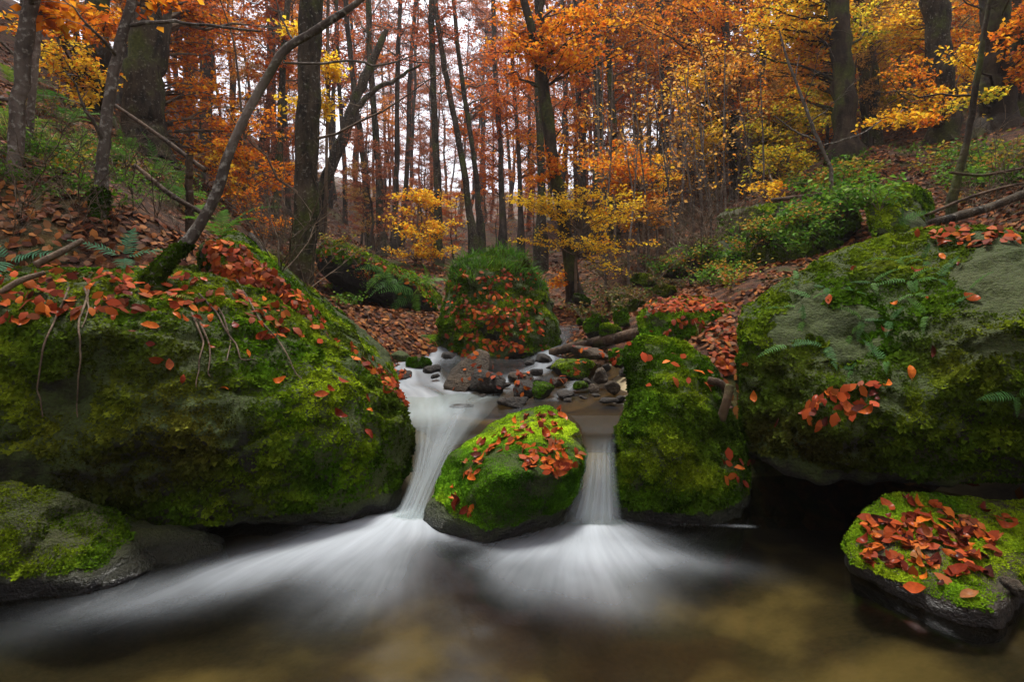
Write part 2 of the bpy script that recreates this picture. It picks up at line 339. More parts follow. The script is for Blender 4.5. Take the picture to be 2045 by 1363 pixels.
# ------------------------------------------------------------------ rocks
ROCK = {}
dg_get = bpy.context.evaluated_depsgraph_get
def vnormals(V, T):
    fn = np.cross(V[T[:, 1]] - V[T[:, 0]], V[T[:, 2]] - V[T[:, 0]])
    n = np.zeros_like(V)
    for k in range(3):
        for c in range(3): n[:, c] += np.bincount(T[:, k], fn[:, c], len(V))
    return nrm(n)
def tris(F): return np.concatenate([F[:, [0, 1, 2]], F[:, [0, 2, 3]]]) if F.shape[1] == 4 else F
def rock(key, hulls, vox, label, mat, sm=4, amp=0.04, freq=2.5, strata=0.0, cat='boulder', name='boulder', group=None, seed=0.0, dents=(), cushion=0.010):
    bm = bmesh.new()
    for pts in hulls:
        vs = [bm.verts.new(tuple(float(v) for v in p)) for p in pts]
        r = bmesh.ops.convex_hull(bm, input=vs)
        bad = [g for g in set(r['geom_interior']) | set(r['geom_unused']) if isinstance(g, bmesh.types.BMVert) and g.is_valid]
        if bad: bmesh.ops.delete(bm, geom=bad, context='VERTS')
    bmesh.ops.recalc_face_normals(bm, faces=bm.faces)
    me = bpy.data.meshes.new('tmp'); bm.to_mesh(me); bm.free()
    o = bpy.data.objects.new('tmp', me); C.objects.link(o)
    md = o.modifiers.new('r', 'REMESH'); md.mode = 'VOXEL'; md.voxel_size = vox
    ev = o.evaluated_get(dg_get()); e = ev.to_mesh()
    V = np.empty(len(e.vertices) * 3, np.float32); e.vertices.foreach_get('co', V); V = V.reshape(-1, 3).astype(float)
    F = np.empty(len(e.loops), np.int32); e.loops.foreach_get('vertex_index', F); F = F.reshape(-1, 4)
    ev.to_mesh_clear(); bpy.data.objects.remove(o); bpy.data.meshes.remove(me)
    E = np.concatenate([F[:, [0, 1]], F[:, [1, 2]], F[:, [2, 3]], F[:, [3, 0]]])
    deg = np.bincount(E[:, 0], minlength=len(V)) + np.bincount(E[:, 1], minlength=len(V))
    for _ in range(sm):
        Av = np.zeros_like(V)
        for c in range(3):
            Av[:, c] = np.bincount(E[:, 0], V[E[:, 1], c], len(V)) + np.bincount(E[:, 1], V[E[:, 0], c], len(V))
        V = V * 0.4 + 0.6 * Av / np.maximum(deg, 1)[:, None]
    T = tris(F); n = vnormals(V, T)
    q = V * freq + seed
    d = amp * fbm(q, 4) + amp * 0.35 * fbm(q * 4.7 + 9, 3)
    rid = 1 - np.abs(fbm(q * 1.6 + 31, 3)) * 3; d -= amp * 0.8 * np.clip(rid - 0.55, 0, 1)
    d += cushion * np.abs(fbm(V * 9 + seed, 3)) * 1.6 + cushion * .6 * fbm(V * 24 + seed, 2)
    for (dp, dr, dd) in dents: d -= dd * np.exp(-(((V - dp) / dr) ** 2).sum(1))
    if strata:
        zz = V[:, 2] + 0.18 * V[:, 0] + 0.05 * fbm(V * 1.5 + seed, 2)
        d += strata * vnoise(np.c_[zz * 16, np.zeros(len(V)), np.full(len(V), seed)])
    V = V + n * d[:, None]; n = vnormals(V, T)
    base = np.array([V[:, 0].mean(), V[:, 1].mean(), V[:, 2].min()])
    o = link(name, mesh_np(name, V - base, F, None, mat, True), loc=base)
    tag(o, label, cat, group)
    ROCK[key] = dict(o=o, V=V, T=T, n=n, base=base)
    BV[key] = BVHTree.FromPolygons(V.tolist(), T.tolist())
    return o
def Ps(*l): return [P(*t) for t in l]

rock('left', [Ps((120, 1060, 2.58), (300, 1088, 2.56), (450, 1078, 2.62), (600, 1062, 2.72), (705, 1048, 2.8), (780, 1015, 2.95), (818, 905, 3.1), (822, 860, 3.15), (800, 815, 3.2), (745, 740, 3.25),
                  (640, 640, 3.35), (540, 590, 3.3), (440, 560, 3.15), (330, 560, 2.95), (200, 570, 2.75), (0, 590, 2.55), (-300, 600, 2.5),
                  (100, 980, 2.42), (0, 880, 2.32), (-300, 880, 2.2), (250, 950, 2.42), (450, 900, 2.46), (650, 900, 2.66), (450, 760, 2.58), (200, 780, 2.42), (640, 760, 2.85), (300, 680, 2.62),
                  (-300, 1100, 2.5), (400, 500, 4.6), (700, 650, 5.0), (-300, 500, 4.5), (300, 1150, 3.6), (760, 1080, 3.6), (-300, 1200, 3.6))],
     0.025, 'huge moss covered boulder filling the lower left, roots trailing down it', M_ROCK, 3, 0.085, 2.0, 0.008, dents=[(P(140, 795, 2.4), .17, .14), (P(60, 900, 2.35), .2, .06), (P(520, 1060, 2.7), .3, .06), (P(330, 900, 2.45), .3, .05), (P(760, 900, 3.0), .2, .04)])
rock('ridge', [Ps((395, 490, 3.5), (440, 480, 3.5), (490, 500, 3.55), (560, 580, 3.8), (640, 640, 4.0), (720, 705, 4.2), (795, 775, 4.1), (780, 800, 3.7), (805, 830, 3.45), (700, 760, 3.5), (560, 660, 3.4), (430, 580, 3.3),
                   (480, 470, 4.6), (650, 590, 5.2), (770, 700, 5.3), (800, 800, 4.6), (560, 900, 3.8), (780, 900, 3.7), (400, 700, 4.2))],
     0.024, 'leaf littered mossy rock ridge sloping down behind the huge left boulder', M_ROCK, 3, 0.05, 2.4, seed=3)
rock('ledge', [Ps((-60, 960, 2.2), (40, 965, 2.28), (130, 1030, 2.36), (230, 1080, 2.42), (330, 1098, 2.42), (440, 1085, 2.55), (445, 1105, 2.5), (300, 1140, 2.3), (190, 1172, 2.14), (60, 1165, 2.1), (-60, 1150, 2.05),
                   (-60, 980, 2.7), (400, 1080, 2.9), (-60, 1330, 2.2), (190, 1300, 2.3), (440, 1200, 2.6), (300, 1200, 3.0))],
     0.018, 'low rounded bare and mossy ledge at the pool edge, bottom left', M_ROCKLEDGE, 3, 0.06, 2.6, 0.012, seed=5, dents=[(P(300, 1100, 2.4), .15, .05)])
rock('centre', [Ps((1100, 812, 3.28), (1142, 836, 3.2), (1050, 816, 3.38), (985, 852, 3.22), (925, 885, 3.1), (895, 910, 3.0), (1166, 875, 3.05), (1171, 903, 2.95), (1155, 935, 2.78), (1120, 955, 2.64), (1060, 945, 2.58), (1000, 950, 2.57),
                    (930, 985, 2.66), (872, 985, 2.84), (838, 1040, 2.8), (870, 1065, 2.68), (968, 1088, 2.57), (1000, 1082, 2.6), (1085, 1035, 2.72), (1125, 985, 2.74),
                    (960, 1150, 2.7), (860, 1120, 2.85), (1110, 1100, 2.85), (1150, 1000, 3.1), (900, 1000, 3.2), (1100, 900, 3.4))],
     0.015, 'low sloping mossy boulder sprinkled with leaves between the two falls', M_ROCK, 1, 0.03, 3.2, 0.004, seed=8, cushion=0.005)
rock('pillar', [Ps((1244, 700, 3.3), (1246, 760, 3.2), (1262, 830, 3.1), (1285, 676, 3.35), (1370, 682, 3.35), (1418, 715, 3.25), (1440, 765, 3.15), (1425, 850, 3.1), (1330, 770, 2.98), (1330, 840, 2.93), (1290, 690, 3.8), (1420, 730, 3.8), (1260, 800, 3.7), (1430, 850, 3.7)),
               Ps((1256, 765, 3.15), (1432, 765, 3.15), (1335, 800, 2.9), (1240, 845, 3.12), (1222, 890, 3.0), (1224, 1010, 2.9), (1240, 1035, 2.87), (1470, 1052, 2.82), (1490, 1005, 2.88), (1478, 900, 3.0), (1440, 810, 3.1), (1270, 820, 3.1), (1262, 870, 2.93), (1345, 900, 2.76), (1365, 1030, 2.74),
                  (1240, 1130, 2.95), (1470, 1140, 2.9), (1240, 870, 3.6), (1480, 880, 3.7), (1480, 1060, 3.6))],
     0.016, 'upright mossy boulder with a rounded knob on top, beside the right fall', M_ROCK, 4, 0.05, 3.2, seed=11)
rock('right', [Ps((1478, 605, 3.4), (1560, 560, 3.45), (1650, 518, 3.5), (1790, 458, 3.5), (1860, 440, 3.4), (1960, 448, 3.2), (2050, 478, 3.0), (2400, 560, 2.8), (1466, 660, 3.2), (1468, 800, 3.05), (1495, 925, 2.95), (1560, 955, 2.85), (1700, 972, 2.72), (1790, 945, 2.6), (1900, 925, 2.45), (2050, 925, 2.3), (2400, 960, 2.2),
                   (1560, 700, 2.85), (1700, 740, 2.62), (1880, 600, 2.6), (1900, 740, 2.4), (2045, 640, 2.3), (1620, 870, 2.66), (1800, 850, 2.45), (2400, 700, 2.1),
                   (1500, 640, 4.4), (1700, 560, 5.0), (2100, 500, 5.0), (2500, 560, 4.6), (1500, 850, 4.2), (1750, 850, 4.2), (2400, 850, 4.0))],
     0.025, 'huge rounded mossy boulder with ferns and leaves overhanging the pool, right side', M_ROCK, 3, 0.08, 2.0, 0.010, seed=14, dents=[(P(1690, 660, 2.75), .30, .15), (P(1560, 700, 2.9), .2, .07), (P(1860, 700, 2.45), .22, .07), (P(1980, 900, 2.4), .2, .08), (P(1800, 540, 2.8), .2, .06)])
rock('slab', [Ps((1682, 1092, 2.32), (1718, 1015, 2.45), (1790, 982, 2.5), (1900, 992, 2.5), (2100, 1000, 2.5), (2085, 1080, 2.25), (2015, 1165, 2.05), (2000, 1215, 1.95), (1990, 1225, 1.9), (1930, 1218, 1.93), (1810, 1175, 2.08), (1700, 1125, 2.25),
                  (1690, 1130, 2.34), (1800, 1205, 2.1), (1930, 1250, 1.93), (1998, 1255, 1.9), (2010, 1200, 2.0), (1700, 1200, 2.5), (1980, 1350, 2.0), (2100, 1150, 2.3), (1900, 1150, 2.7))],
     0.013, 'flat mossy slab heaped with red leaves at the pool edge, bottom right', M_ROCKBARE, 2, 0.022, 4.0, 0.008, seed=17, cushion=0.004)
rock('tall', [Ps((884, 640, 5.8), (884, 722, 5.6), (905, 730, 5.5), (882, 572, 6.0), (898, 540, 6.1), (940, 508, 6.2), (1000, 496, 6.3), (1054, 512, 6.2), (1088, 552, 6.2), (1106, 620, 6.1), (1122, 690, 6.0), (1120, 705, 5.9), (1058, 732, 5.5), (965, 740, 5.4),
                  (1000, 600, 5.7), (940, 560, 5.75), (1055, 700, 5.45), (1000, 780, 5.6), (890, 600, 7.0), (1000, 512, 7.2), (1110, 600, 7.0), (1120, 720, 6.9), (890, 720, 6.8))],
     0.03, 'tall blocky rock in the stream with a grassy crown and leaf strewn face', M_ROCK, 0, 0.12, 1.5, 0.025, seed=20, dents=[(P(905, 700, 5.7), .2, .12), (P(1080, 560, 6.1), .18, .12)])
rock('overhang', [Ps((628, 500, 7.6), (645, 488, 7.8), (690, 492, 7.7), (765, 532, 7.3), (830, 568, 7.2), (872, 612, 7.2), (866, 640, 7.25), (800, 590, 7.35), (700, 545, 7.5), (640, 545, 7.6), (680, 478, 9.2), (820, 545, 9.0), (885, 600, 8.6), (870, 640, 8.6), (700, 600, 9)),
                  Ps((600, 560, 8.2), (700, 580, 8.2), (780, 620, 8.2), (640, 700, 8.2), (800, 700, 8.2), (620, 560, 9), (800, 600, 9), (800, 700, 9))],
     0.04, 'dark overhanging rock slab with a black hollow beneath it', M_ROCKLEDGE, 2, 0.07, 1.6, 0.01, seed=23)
rock('flat', [Ps((1272, 622, 4.9), (1275, 660, 4.8), (1290, 700, 4.7), (1400, 705, 4.6), (1466, 680, 4.7), (1472, 630, 4.9), (1455, 606, 5.2), (1390, 594, 5.4), (1310, 602, 5.3), (1370, 625, 4.65), (1300, 720, 5), (1460, 720, 5.2), (1310, 620, 5.7), (1460, 625, 5.7))],
     0.024, 'flat topped mossy block carpeted with fallen leaves behind the knobbed boulder', M_ROCK, 3, 0.035, 2.8, seed=26)
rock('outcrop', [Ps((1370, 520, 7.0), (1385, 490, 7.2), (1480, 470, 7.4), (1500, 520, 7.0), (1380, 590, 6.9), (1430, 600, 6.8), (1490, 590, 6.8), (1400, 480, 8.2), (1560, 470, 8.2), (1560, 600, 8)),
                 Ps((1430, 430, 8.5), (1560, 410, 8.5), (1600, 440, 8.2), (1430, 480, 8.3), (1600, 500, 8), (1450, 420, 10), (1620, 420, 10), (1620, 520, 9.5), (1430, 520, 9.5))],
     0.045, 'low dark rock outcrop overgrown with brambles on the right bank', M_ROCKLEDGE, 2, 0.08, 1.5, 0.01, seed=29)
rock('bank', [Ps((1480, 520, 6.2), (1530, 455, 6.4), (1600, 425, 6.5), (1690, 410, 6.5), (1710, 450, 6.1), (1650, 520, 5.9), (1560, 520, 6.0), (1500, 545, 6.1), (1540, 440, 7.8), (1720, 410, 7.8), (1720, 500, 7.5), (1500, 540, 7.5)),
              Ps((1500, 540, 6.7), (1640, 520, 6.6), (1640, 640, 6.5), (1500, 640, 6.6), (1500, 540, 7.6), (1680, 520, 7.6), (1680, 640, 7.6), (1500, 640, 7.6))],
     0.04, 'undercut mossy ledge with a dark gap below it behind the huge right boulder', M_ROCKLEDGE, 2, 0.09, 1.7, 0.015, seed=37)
rock('topright', [Ps((1730, 400, 5.2), (1760, 380, 5.4), (1830, 370, 5.6), (1850, 430, 5.2), (1740, 470, 5.0), (1850, 480, 5.0), (1780, 370, 6.5), (1860, 380, 6.5), (1760, 470, 6.4), (1870, 470, 6.4))],
     0.04, 'small green mossy hump of rock above the huge right boulder', M_ROCK, 3, 0.05, 2.2, seed=31)

def stone(key, cx, cy, w, h, d, depth, label, mat, tilt=0, moss=0, group=None, seed=1):
    """a single stone from a random tilted hull; cx,cy = centre, w,h = size in photo pixels at distance d"""
    r = np.random.RandomState(seed); wm_, hm = w / FPX * d, h / FPX * d
    u = nrm(r.normal(size=(16, 3))); u = np.sign(u) * np.abs(u) ** 0.75
    c = P(cx, cy, d); pts = u * np.array([wm_ / 2, depth / 2, hm / 2]) * (0.85 + 0.3 * r.rand(16, 1))
    t = math.radians(tilt); R = np.array([[math.cos(t), 0, math.sin(t)], [0, 1, 0], [-math.sin(t), 0, math.cos(t)]])
    pts = pts @ R.T + c
    return rock(key, [list(pts)], max(0.010, min(wm_, hm) / 9), label, mat, 2, 0.10 * min(wm_, hm), 2.2 / max(wm_, hm), 0, 'stone', 'stream_stone', group, seed, cushion=0.002)
MS, BS, DS = M_ROCK, M_ROCKBARE, M_ROCKDARK
rock('tilted', [Ps((884, 772, 4.15), (903, 788, 4.1), (928, 784, 4.05), (978, 738, 4.1), (977, 706, 4.2), (955, 696, 4.3), (905, 735, 4.4), (890, 760, 4.4), (960, 700, 4.55), (985, 740, 4.5), (930, 800, 4.5))],
     0.012, 'tan slab of stone standing tilted in the stream before the tall rock', M_ROCKBARE, 2, 0.012, 5, seed=40, cat='stone', name='stream_stone', cushion=0.002)
for a in [('wedge', 976, 766, 86, 58, 4.12, .35, 'dark wedge of stone leaning against the tilted slab in the stream', DS, 20, 41),
          ('s1', 1036, 752, 66, 24, 4.5, .3, 'flat pale stone with leaves just right of the tilted slab', BS, 4, 42),
          ('s2', 1028, 806, 78, 34, 3.68, .2, 'low black wet stone in the water above the leaf sprinkled boulder', DS, 6, 43),
          ('s3', 1045, 776, 62, 40, 3.98, .2, 'dark green topped stone, smaller of the pair in mid stream', DS, -8, 44),
          ('s4', 1084, 780, 54, 44, 3.95, .2, 'moss capped dark stone in mid stream right of its twin', MS, 0, 45),
          ('s5', 1178, 704, 86, 36, 5.0, .35, 'pointed flat brown slab lying on the right stream edge', BS, 12, 46),
          ('s6', 1152, 736, 108, 50, 4.7, .4, 'broad dark moss cushion stone below the pointed brown slab', MS, 0, 47),
          ('s7', 1118, 763, 38, 22, 4.3, .16, 'small tan angular stone among the pebbles in mid stream', BS, -10, 48),
          ('s8', 1200, 753, 32, 38, 4.2, .14, 'upright tan block of stone on the pebbly right shallows', BS, 30, 49),
          ('s9', 1223, 774, 36, 30, 4.0, .14, 'smooth oval tan pebble beside the knobbed boulder', BS, 35, 50),
          ('s10', 1187, 778, 26, 26, 4.0, .12, 'small round brown pebble left of the oval pebble', BS, 0, 51),
          ('s11', 1128, 788, 46, 16, 3.85, .2, 'smooth grey water washed stone in the shallows', DS, 0, 52),
          ('s12', 1156, 770, 34, 18, 4.1, .12, 'small moss spotted stone amid the shallows', MS, 0, 53),
          ('s13', 1237, 716, 50, 50, 4.6, .25, 'square mossy block between the flat topped block and the stream', MS, 8, 54),
          ('s14', 1192, 652, 56, 66, 5.4, .2, 'mossy slab standing on edge on the right stream bank', MS, 50, 55),
          ('s15', 1222, 662, 56, 40, 5.2, .2, 'bright mossy low stone beside the edgewise slab', MS, -10, 56),
          ('s16', 1244, 634, 44, 44, 5.6, .2, 'dark mossy rounded stone behind the edgewise slab', MS, 0, 57),
          ('s17', 1086, 716, 38, 24, 5.2, .25, 'black wet stone in the little cascade right of the tall rock', DS, 0, 58),
          ('s18', 838, 728, 50, 38, 4.95, .2, 'small pyramid shaped mossy stone on the left of the stream', MS, 0, 59),
          ('s19', 862, 737, 36, 18, 4.8, .2, 'small grey stone right of the mossy pyramid stone', DS, -10, 60),
          ('s20', 796, 748, 58, 26, 4.6, .2, 'dark leaf dotted stone in the rapids near the left bank', DS, 0, 61),
          ('s21', 798, 717, 44, 34, 5.2, .2, 'round mossy stone at the foot of the left bank', MS, 10, 62),
          ('s22', 852, 684, 70, 40, 6.0, .4, 'mossy cushion stone left of the tall rock', MS, 0, 63),
          ('s23', 806, 690, 84, 36, 5.8, .4, 'long mossy stone amid leaf litter on the left bank', MS, 5, 64),
          ('s24', 775, 674, 60, 36, 6.2, .3, 'rounded mossy stone on the left bank below the hollow', MS, 0, 65),
          ('s25', 893, 718, 34, 30, 5.5, .3, 'black stone tucked against the left foot of the tall rock', DS, 0, 66),
          ('s26', 1165, 640, 30, 24, 6.2, .25, 'little mossy stone on the leafy right bank', MS, 0, 67),
          ('s27', 1148, 694, 40, 18, 5.6, .25, 'dark flat stone behind the pointed brown slab', DS, 0, 68),
          ('s28', 925, 812, 60, 10, 3.7, .15, 'barely emerging dark stone washed over by the white rapids', DS, 0, 69),
          ('s29', 2030, 1172, 40, 40, 2.0, .12, 'rounded brown pebble on sand beside the leaf heaped slab', BS, 0, 70),
          ('s30', 1215, 800, 44, 14, 3.7, .12, 'dark flat pebble by the foot of the knobbed boulder', DS, 0, 71),
          ('s31', 1165, 795, 24, 10, 3.8, .08, 'tiny dark pebble between the shallows and knobbed boulder', DS, 0, 72)]:
    stone(a[0], a[1], a[2], a[3], a[4], a[5], a[6], a[7], a[8], a[9], seed=a[10])

for i, (cx, cy, w, h, d, m) in enumerate([(1010, 770, 22, 12, 4.2, 0), (1068, 745, 34, 18, 4.7, 0), (1075, 762, 26, 14, 4.35, 0), (1100, 735, 30, 16, 4.9, 0), (1140, 800, 30, 12, 3.75, 0), (1172, 762, 22, 16, 4.15, 0), (1208, 735, 26, 22, 4.5, 0), (1245, 745, 28, 26, 4.4, 0), (1240, 795, 26, 16, 3.75, 0), (1105, 800, 20, 8, 3.8, 0), (960, 792, 26, 10, 3.95, 0), (870, 752, 24, 10, 4.5, 0), (1130, 745, 22, 12, 4.6, 0), (1190, 790, 24, 10, 3.85, 0), (1150, 720, 30, 14, 5.0, 0), (1060, 725, 30, 18, 5.1, 0)]):
    stone('w%d' % i, cx, cy, w, h, d, w / FPX * d * .8, 'small dark wet stone lying in the stream shallows', DS, rnd.uniform(-15, 15), group='small wet stones in the stream', seed=80 + i)
for i, (cx, cy, w, h, d) in enumerate([(1290, 560, 60, 34, 8), (1330, 585, 50, 30, 7.4), (1230, 600, 44, 26, 7.2), (1350, 540, 70, 40, 8.6), (1160, 600, 40, 24, 8), (1270, 610, 40, 24, 6.6), (1500, 560, 60, 40, 6.2), (700, 640, 44, 26, 6.6), (740, 660, 40, 24, 6.2), (690, 600, 50, 30, 7.3)]):
    stone('b%d' % i, cx, cy, w, h, d, w / FPX * d, 'dark mossy rock half buried in leaves on the stream bank', MS, rnd.uniform(-20, 20), group='half buried rocks on the banks', seed=120 + i)
# ------------------------------------------------------------------ scattering on surfaces
def samp(V, T, n, rs=RS):
    a, b, c = V[T[:, 0]], V[T[:, 1]], V[T[:, 2]]
    fn = np.cross(b - a, c - a); ar = np.linalg.norm(fn, axis=1); fn = fn / np.maximum(ar, 1e-12)[:, None]
    i = rs.choice(len(T), n, p=ar / ar.sum()); u, v = rs.rand(n), rs.rand(n); sw = u + v > 1; u[sw], v[sw] = 1 - u[sw], 1 - v[sw]
    return a[i] + u[:, None] * (b - a)[i] + v[:, None] * (c - a)[i], fn[i]
def facing(p, n, lim=-0.35):
    v = nrm(np.array([0, 0, CAMZ]) - p); return (v * n).sum(1) > lim
def inview(p, m=260):
    d = np.maximum(p[:, 1], 0.01); px = p[:, 0] / d * FPX + CX; py = (CAMZ - p[:, 2]) / d * FPX + HY
    return (p[:, 1] > 0.5) & (px > -m) & (px < 2045 + m) & (py > -m) & (py < 1363 + m)
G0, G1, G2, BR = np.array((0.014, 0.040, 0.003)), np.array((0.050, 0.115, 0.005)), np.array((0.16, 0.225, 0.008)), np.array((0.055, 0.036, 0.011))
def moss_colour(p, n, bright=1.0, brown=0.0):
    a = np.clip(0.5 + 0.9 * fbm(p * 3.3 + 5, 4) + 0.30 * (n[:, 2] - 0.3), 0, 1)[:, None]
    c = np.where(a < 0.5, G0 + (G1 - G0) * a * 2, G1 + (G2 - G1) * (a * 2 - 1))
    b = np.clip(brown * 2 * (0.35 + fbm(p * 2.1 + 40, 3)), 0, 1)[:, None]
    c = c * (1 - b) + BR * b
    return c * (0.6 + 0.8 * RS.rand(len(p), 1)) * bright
def tufts(p, n, col, ln, k=5, wid=0.28, droop=0.35, spread=0.9):
    m = len(p); P_ = np.repeat(p, k, 0); Nn = np.repeat(n, k, 0); ln = np.repeat(np.broadcast_to(ln, (m,)), k) * (0.6 + 0.8 * RS.rand(m * k))
    t = RS.normal(size=(m * k, 3)); t -= (t * Nn).sum(1, keepdims=True) * Nn; t = nrm(t)
    d = nrm(Nn * 0.55 + t * spread + np.array([0, 0, -droop])); s = nrm(np.cross(d, Nn + 1e-3)) * (ln * wid)[:, None]
    tip = P_ + d * ln[:, None]; B_ = P_ + d * (ln * 0.12)[:, None] - Nn * 0.003
    V = np.stack([B_ + s * 2.0, tip, B_ - s * 2.0], 1).reshape(-1, 3)
    F = np.arange(m * k * 3).reshape(-1, 3)
    c = np.repeat(np.repeat(col, k, 0) * (0.75 + 0.5 * RS.rand(m * k, 1)), 3, 0)
    return V, F, c
def moss(key, n, ln, mask=None, bright=1.0, brown=0.0, k=5, **kw):
    R = ROCK[key]; p, nn = samp(R['V'], R['T'], n * 3)
    ok = facing(p, nn) & inview(p) & (p[:, 2] > 0.03)
    cov = fbm(p * 1.7 + 2, 4) + .25 * fbm(p * 9, 2)
    ok &= (mask(p, nn, cov) if mask else cov > -0.25)
    p, nn = p[ok][:n], nn[ok][:n]
    if not len(p): return
    # a shaggier surface where the cover is thick
    cl = 1 + 1.1 * fbm(p * 11 + 3, 3) + .5 * fbm(p * 3, 2)
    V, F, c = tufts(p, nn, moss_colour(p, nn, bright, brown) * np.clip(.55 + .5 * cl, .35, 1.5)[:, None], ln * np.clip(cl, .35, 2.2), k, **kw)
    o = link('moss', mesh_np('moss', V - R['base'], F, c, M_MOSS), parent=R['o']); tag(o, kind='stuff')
def hole(px, py, r):
    """a mask that keeps a patch of bare stone"""
    def f(p):
        q = p[:, 0] / p[:, 1] * FPX + CX; w = (CAMZ - p[:, 2]) / p[:, 1] * FPX + HY
        return np.hypot((q - px) / r[0], (w - py) / r[1])
    return f
h1, h2 = hole(140, 785, (85, 60)), hole(40, 940, (80, 40))
moss('left', 56000, 0.017, lambda p, n, c: (c > -0.85) & (h1(p) + 0.7 * c > 0.85) & (h2(p) + c > 0.9) & (p[:, 2] > 0.07 + 0.08 * c), 0.82, 0.42, 4)
moss('ridge', 14000, 0.020, lambda p, n, c: c > -0.3, 1.0, 0.2, 4)
moss('ledge', 14000, 0.012, lambda p, n, c: (c + .25 * (-1.2 - p[:, 0]) > -0.16) & (p[:, 2] > 0.10 + .15 * c), 0.7, 0.3, 4)
moss('centre', 30000, 0.011, lambda p, n, c: (c + 0.6 * (n[:, 2] - 0.2) > -0.6) & (p[:, 2] > 0.08 + .1 * c), 1.8, 0.0, 4, wid=0.22)
moss('pillar', 30000, 0.016, lambda p, n, c: (c > -0.7) & (p[:, 2] > 0.08 + 0.08 * c), 0.8, 0.18, 4)
h3 = hole(2020, 560, (110, 80)); h4 = hole(1990, 690, (110, 32)); h5 = hole(1700, 640, (190, 90))
moss('right', 54000, 0.017, lambda p, n, c: (c + 0.25 * (n[:, 2] - 0.1) > -0.6) & (h3(p) + 1.3 * c > 0.8) & (h4(p) + 1.2 * c > 0.7) & (h5(p) + 1.8 * c > .28) & (p[:, 2] > 0.30 + .1 * c), 0.8, 0.4, 4)
moss('slab', 16000, 0.011, lambda p, n, c: (n[:, 2] > 0.2) & (c > -0.45) & (p[:, 0] - 0.9 + 0.2 * c + (p[:, 1] - 2.0) * 0.45 > 0.36) & (p[:, 2] > .06), 0.95, 0.0, 4)
moss('tall', 11000, 0.020, lambda p, n, c: (c + .3 * n[:, 2] > -0.12), 0.9, 0.3)
moss('flat', 8000, 0.022, None, 1.0, 0.3)
moss('overhang', 5000, 0.035, lambda p, n, c: n[:, 2] > 0.25, 0.9, 0.3)
moss('outcrop', 6000, 0.04, lambda p, n, c: (c > -0.1) & (n[:, 2] > 0), 0.9, 0.4)
moss('bank', 7000, 0.035, lambda p, n, c: (n[:, 2] > .05) & (c > -.3), .9, .35, 4)
moss('topright', 5000, 0.028, None, 1.0, .2)
for k_, n_ in (('s4', 500), ('s6', 1500), ('s12', 200), ('s13', 1500), ('s14', 1500), ('s15', 1200), ('s16', 900), ('s18', 700), ('s21', 800), ('s22', 1400), ('s23', 1600), ('s24', 1000), ('s26', 500)):
    moss(k_, n_, 0.010, lambda p, n, c: (n[:, 2] > -0.1) & (c > -.35), 1.2, .15)
for i in range(10): moss('b%d' % i, 900, 0.025, lambda p, n, c: (n[:, 2] > 0) & (c > -.3), .9, .4)

def cast(px, py):
    """nearest surface seen along a photo direction: key, point, normal"""
    o = Vector((0, 0, CAMZ)); d = Vector(P(px, py, 1.0) - np.array([0, 0, CAMZ])).normalized(); best = None
    for k, t in BV.items():
        h = t.ray_cast(o, d)
        if h[0] is not None and (best is None or h[3] < best[3]): best = (k, h[0], h[1], h[3])
    return best
def basis(fwd, up):
    f = Vector(fwd).normalized(); r = f.cross(Vector(up)); r = r.normalized() if r.length > 1e-6 else Vector((1, 0, 0))
    u = r.cross(f); return Matrix((r, f, u)).transposed()          # x = right, y = forward, z = up
# ------------------------------------------------------------------ fallen leaves
def leaf_shape(L=0.075, Wd=0.046, curl=0.2, fold=0.3, seed=0, lobed=False):
    r = np.random.RandomState(seed); ts = np.linspace(0, 1, 7); rows = []
    for t in ts:
        w = Wd / 2 * math.sin(math.pi * min(1, t * 0.96 + 0.03)) ** 0.75 * (1.12 - 0.35 * t)
        if lobed: w *= 1 + 0.55 * math.sin(t * 17)
        y = (t - 0.5) * L; z0 = curl * L * (t - 0.5) ** 2 * 2.2 + r.normal() * 0.0012
        rows.append([(-w * (1 + r.normal() * .06), y, z0 + fold * w + r.normal() * 0.0016), (0, y, z0), (w * (1 + r.normal() * .06), y, z0 + fold * w + r.normal() * 0.0016)])
    V = np.array(rows).reshape(-1, 3); F = []
    for i in range(6):
        for j in range(2): a = i * 3 + j; F += [(a, a + 1, a + 4), (a, a + 4, a + 3)]
    st = np.array([(-.0008, -L / 2, 0), (.0008, -L / 2, 0), (0, -L / 2 - 0.016, 0.003)]); F.append((21, 22, 23))
    return np.concatenate([V, st]), np.array(F)
LEAFME = [mesh_np('beech_leaf', *leaf_shape(0.066 + 0.004 * i, 0.040 + 0.003 * (i % 4), (0.25, -0.3, 0.6, 0.1, -0.15, 0.9, 0.35, 0.0)[i], (0.25, 0.45, -0.3, 0.15, 0.6, 0.5, -0.2, 0.35)[i], i), None, M_FALLEN) for i in range(8)]
def inpoly(poly):
    xs = [p[0] for p in poly]; ys = [p[1] for p in poly]
    while True:
        x, y = rnd.uniform(min(xs), max(xs)), rnd.uniform(min(ys), max(ys)); c = False; j = len(poly) - 1
        for i in range(len(poly)):
            if (poly[i][1] > y) != (poly[j][1] > y) and x < (poly[j][0] - poly[i][0]) * (y - poly[i][1]) / (poly[j][1] - poly[i][1]) + poly[i][0]: c = not c
            j = i
        if c: return x, y
LITG = []
LIT = []                                             # leaves that go into the one mass of litter: position, normal
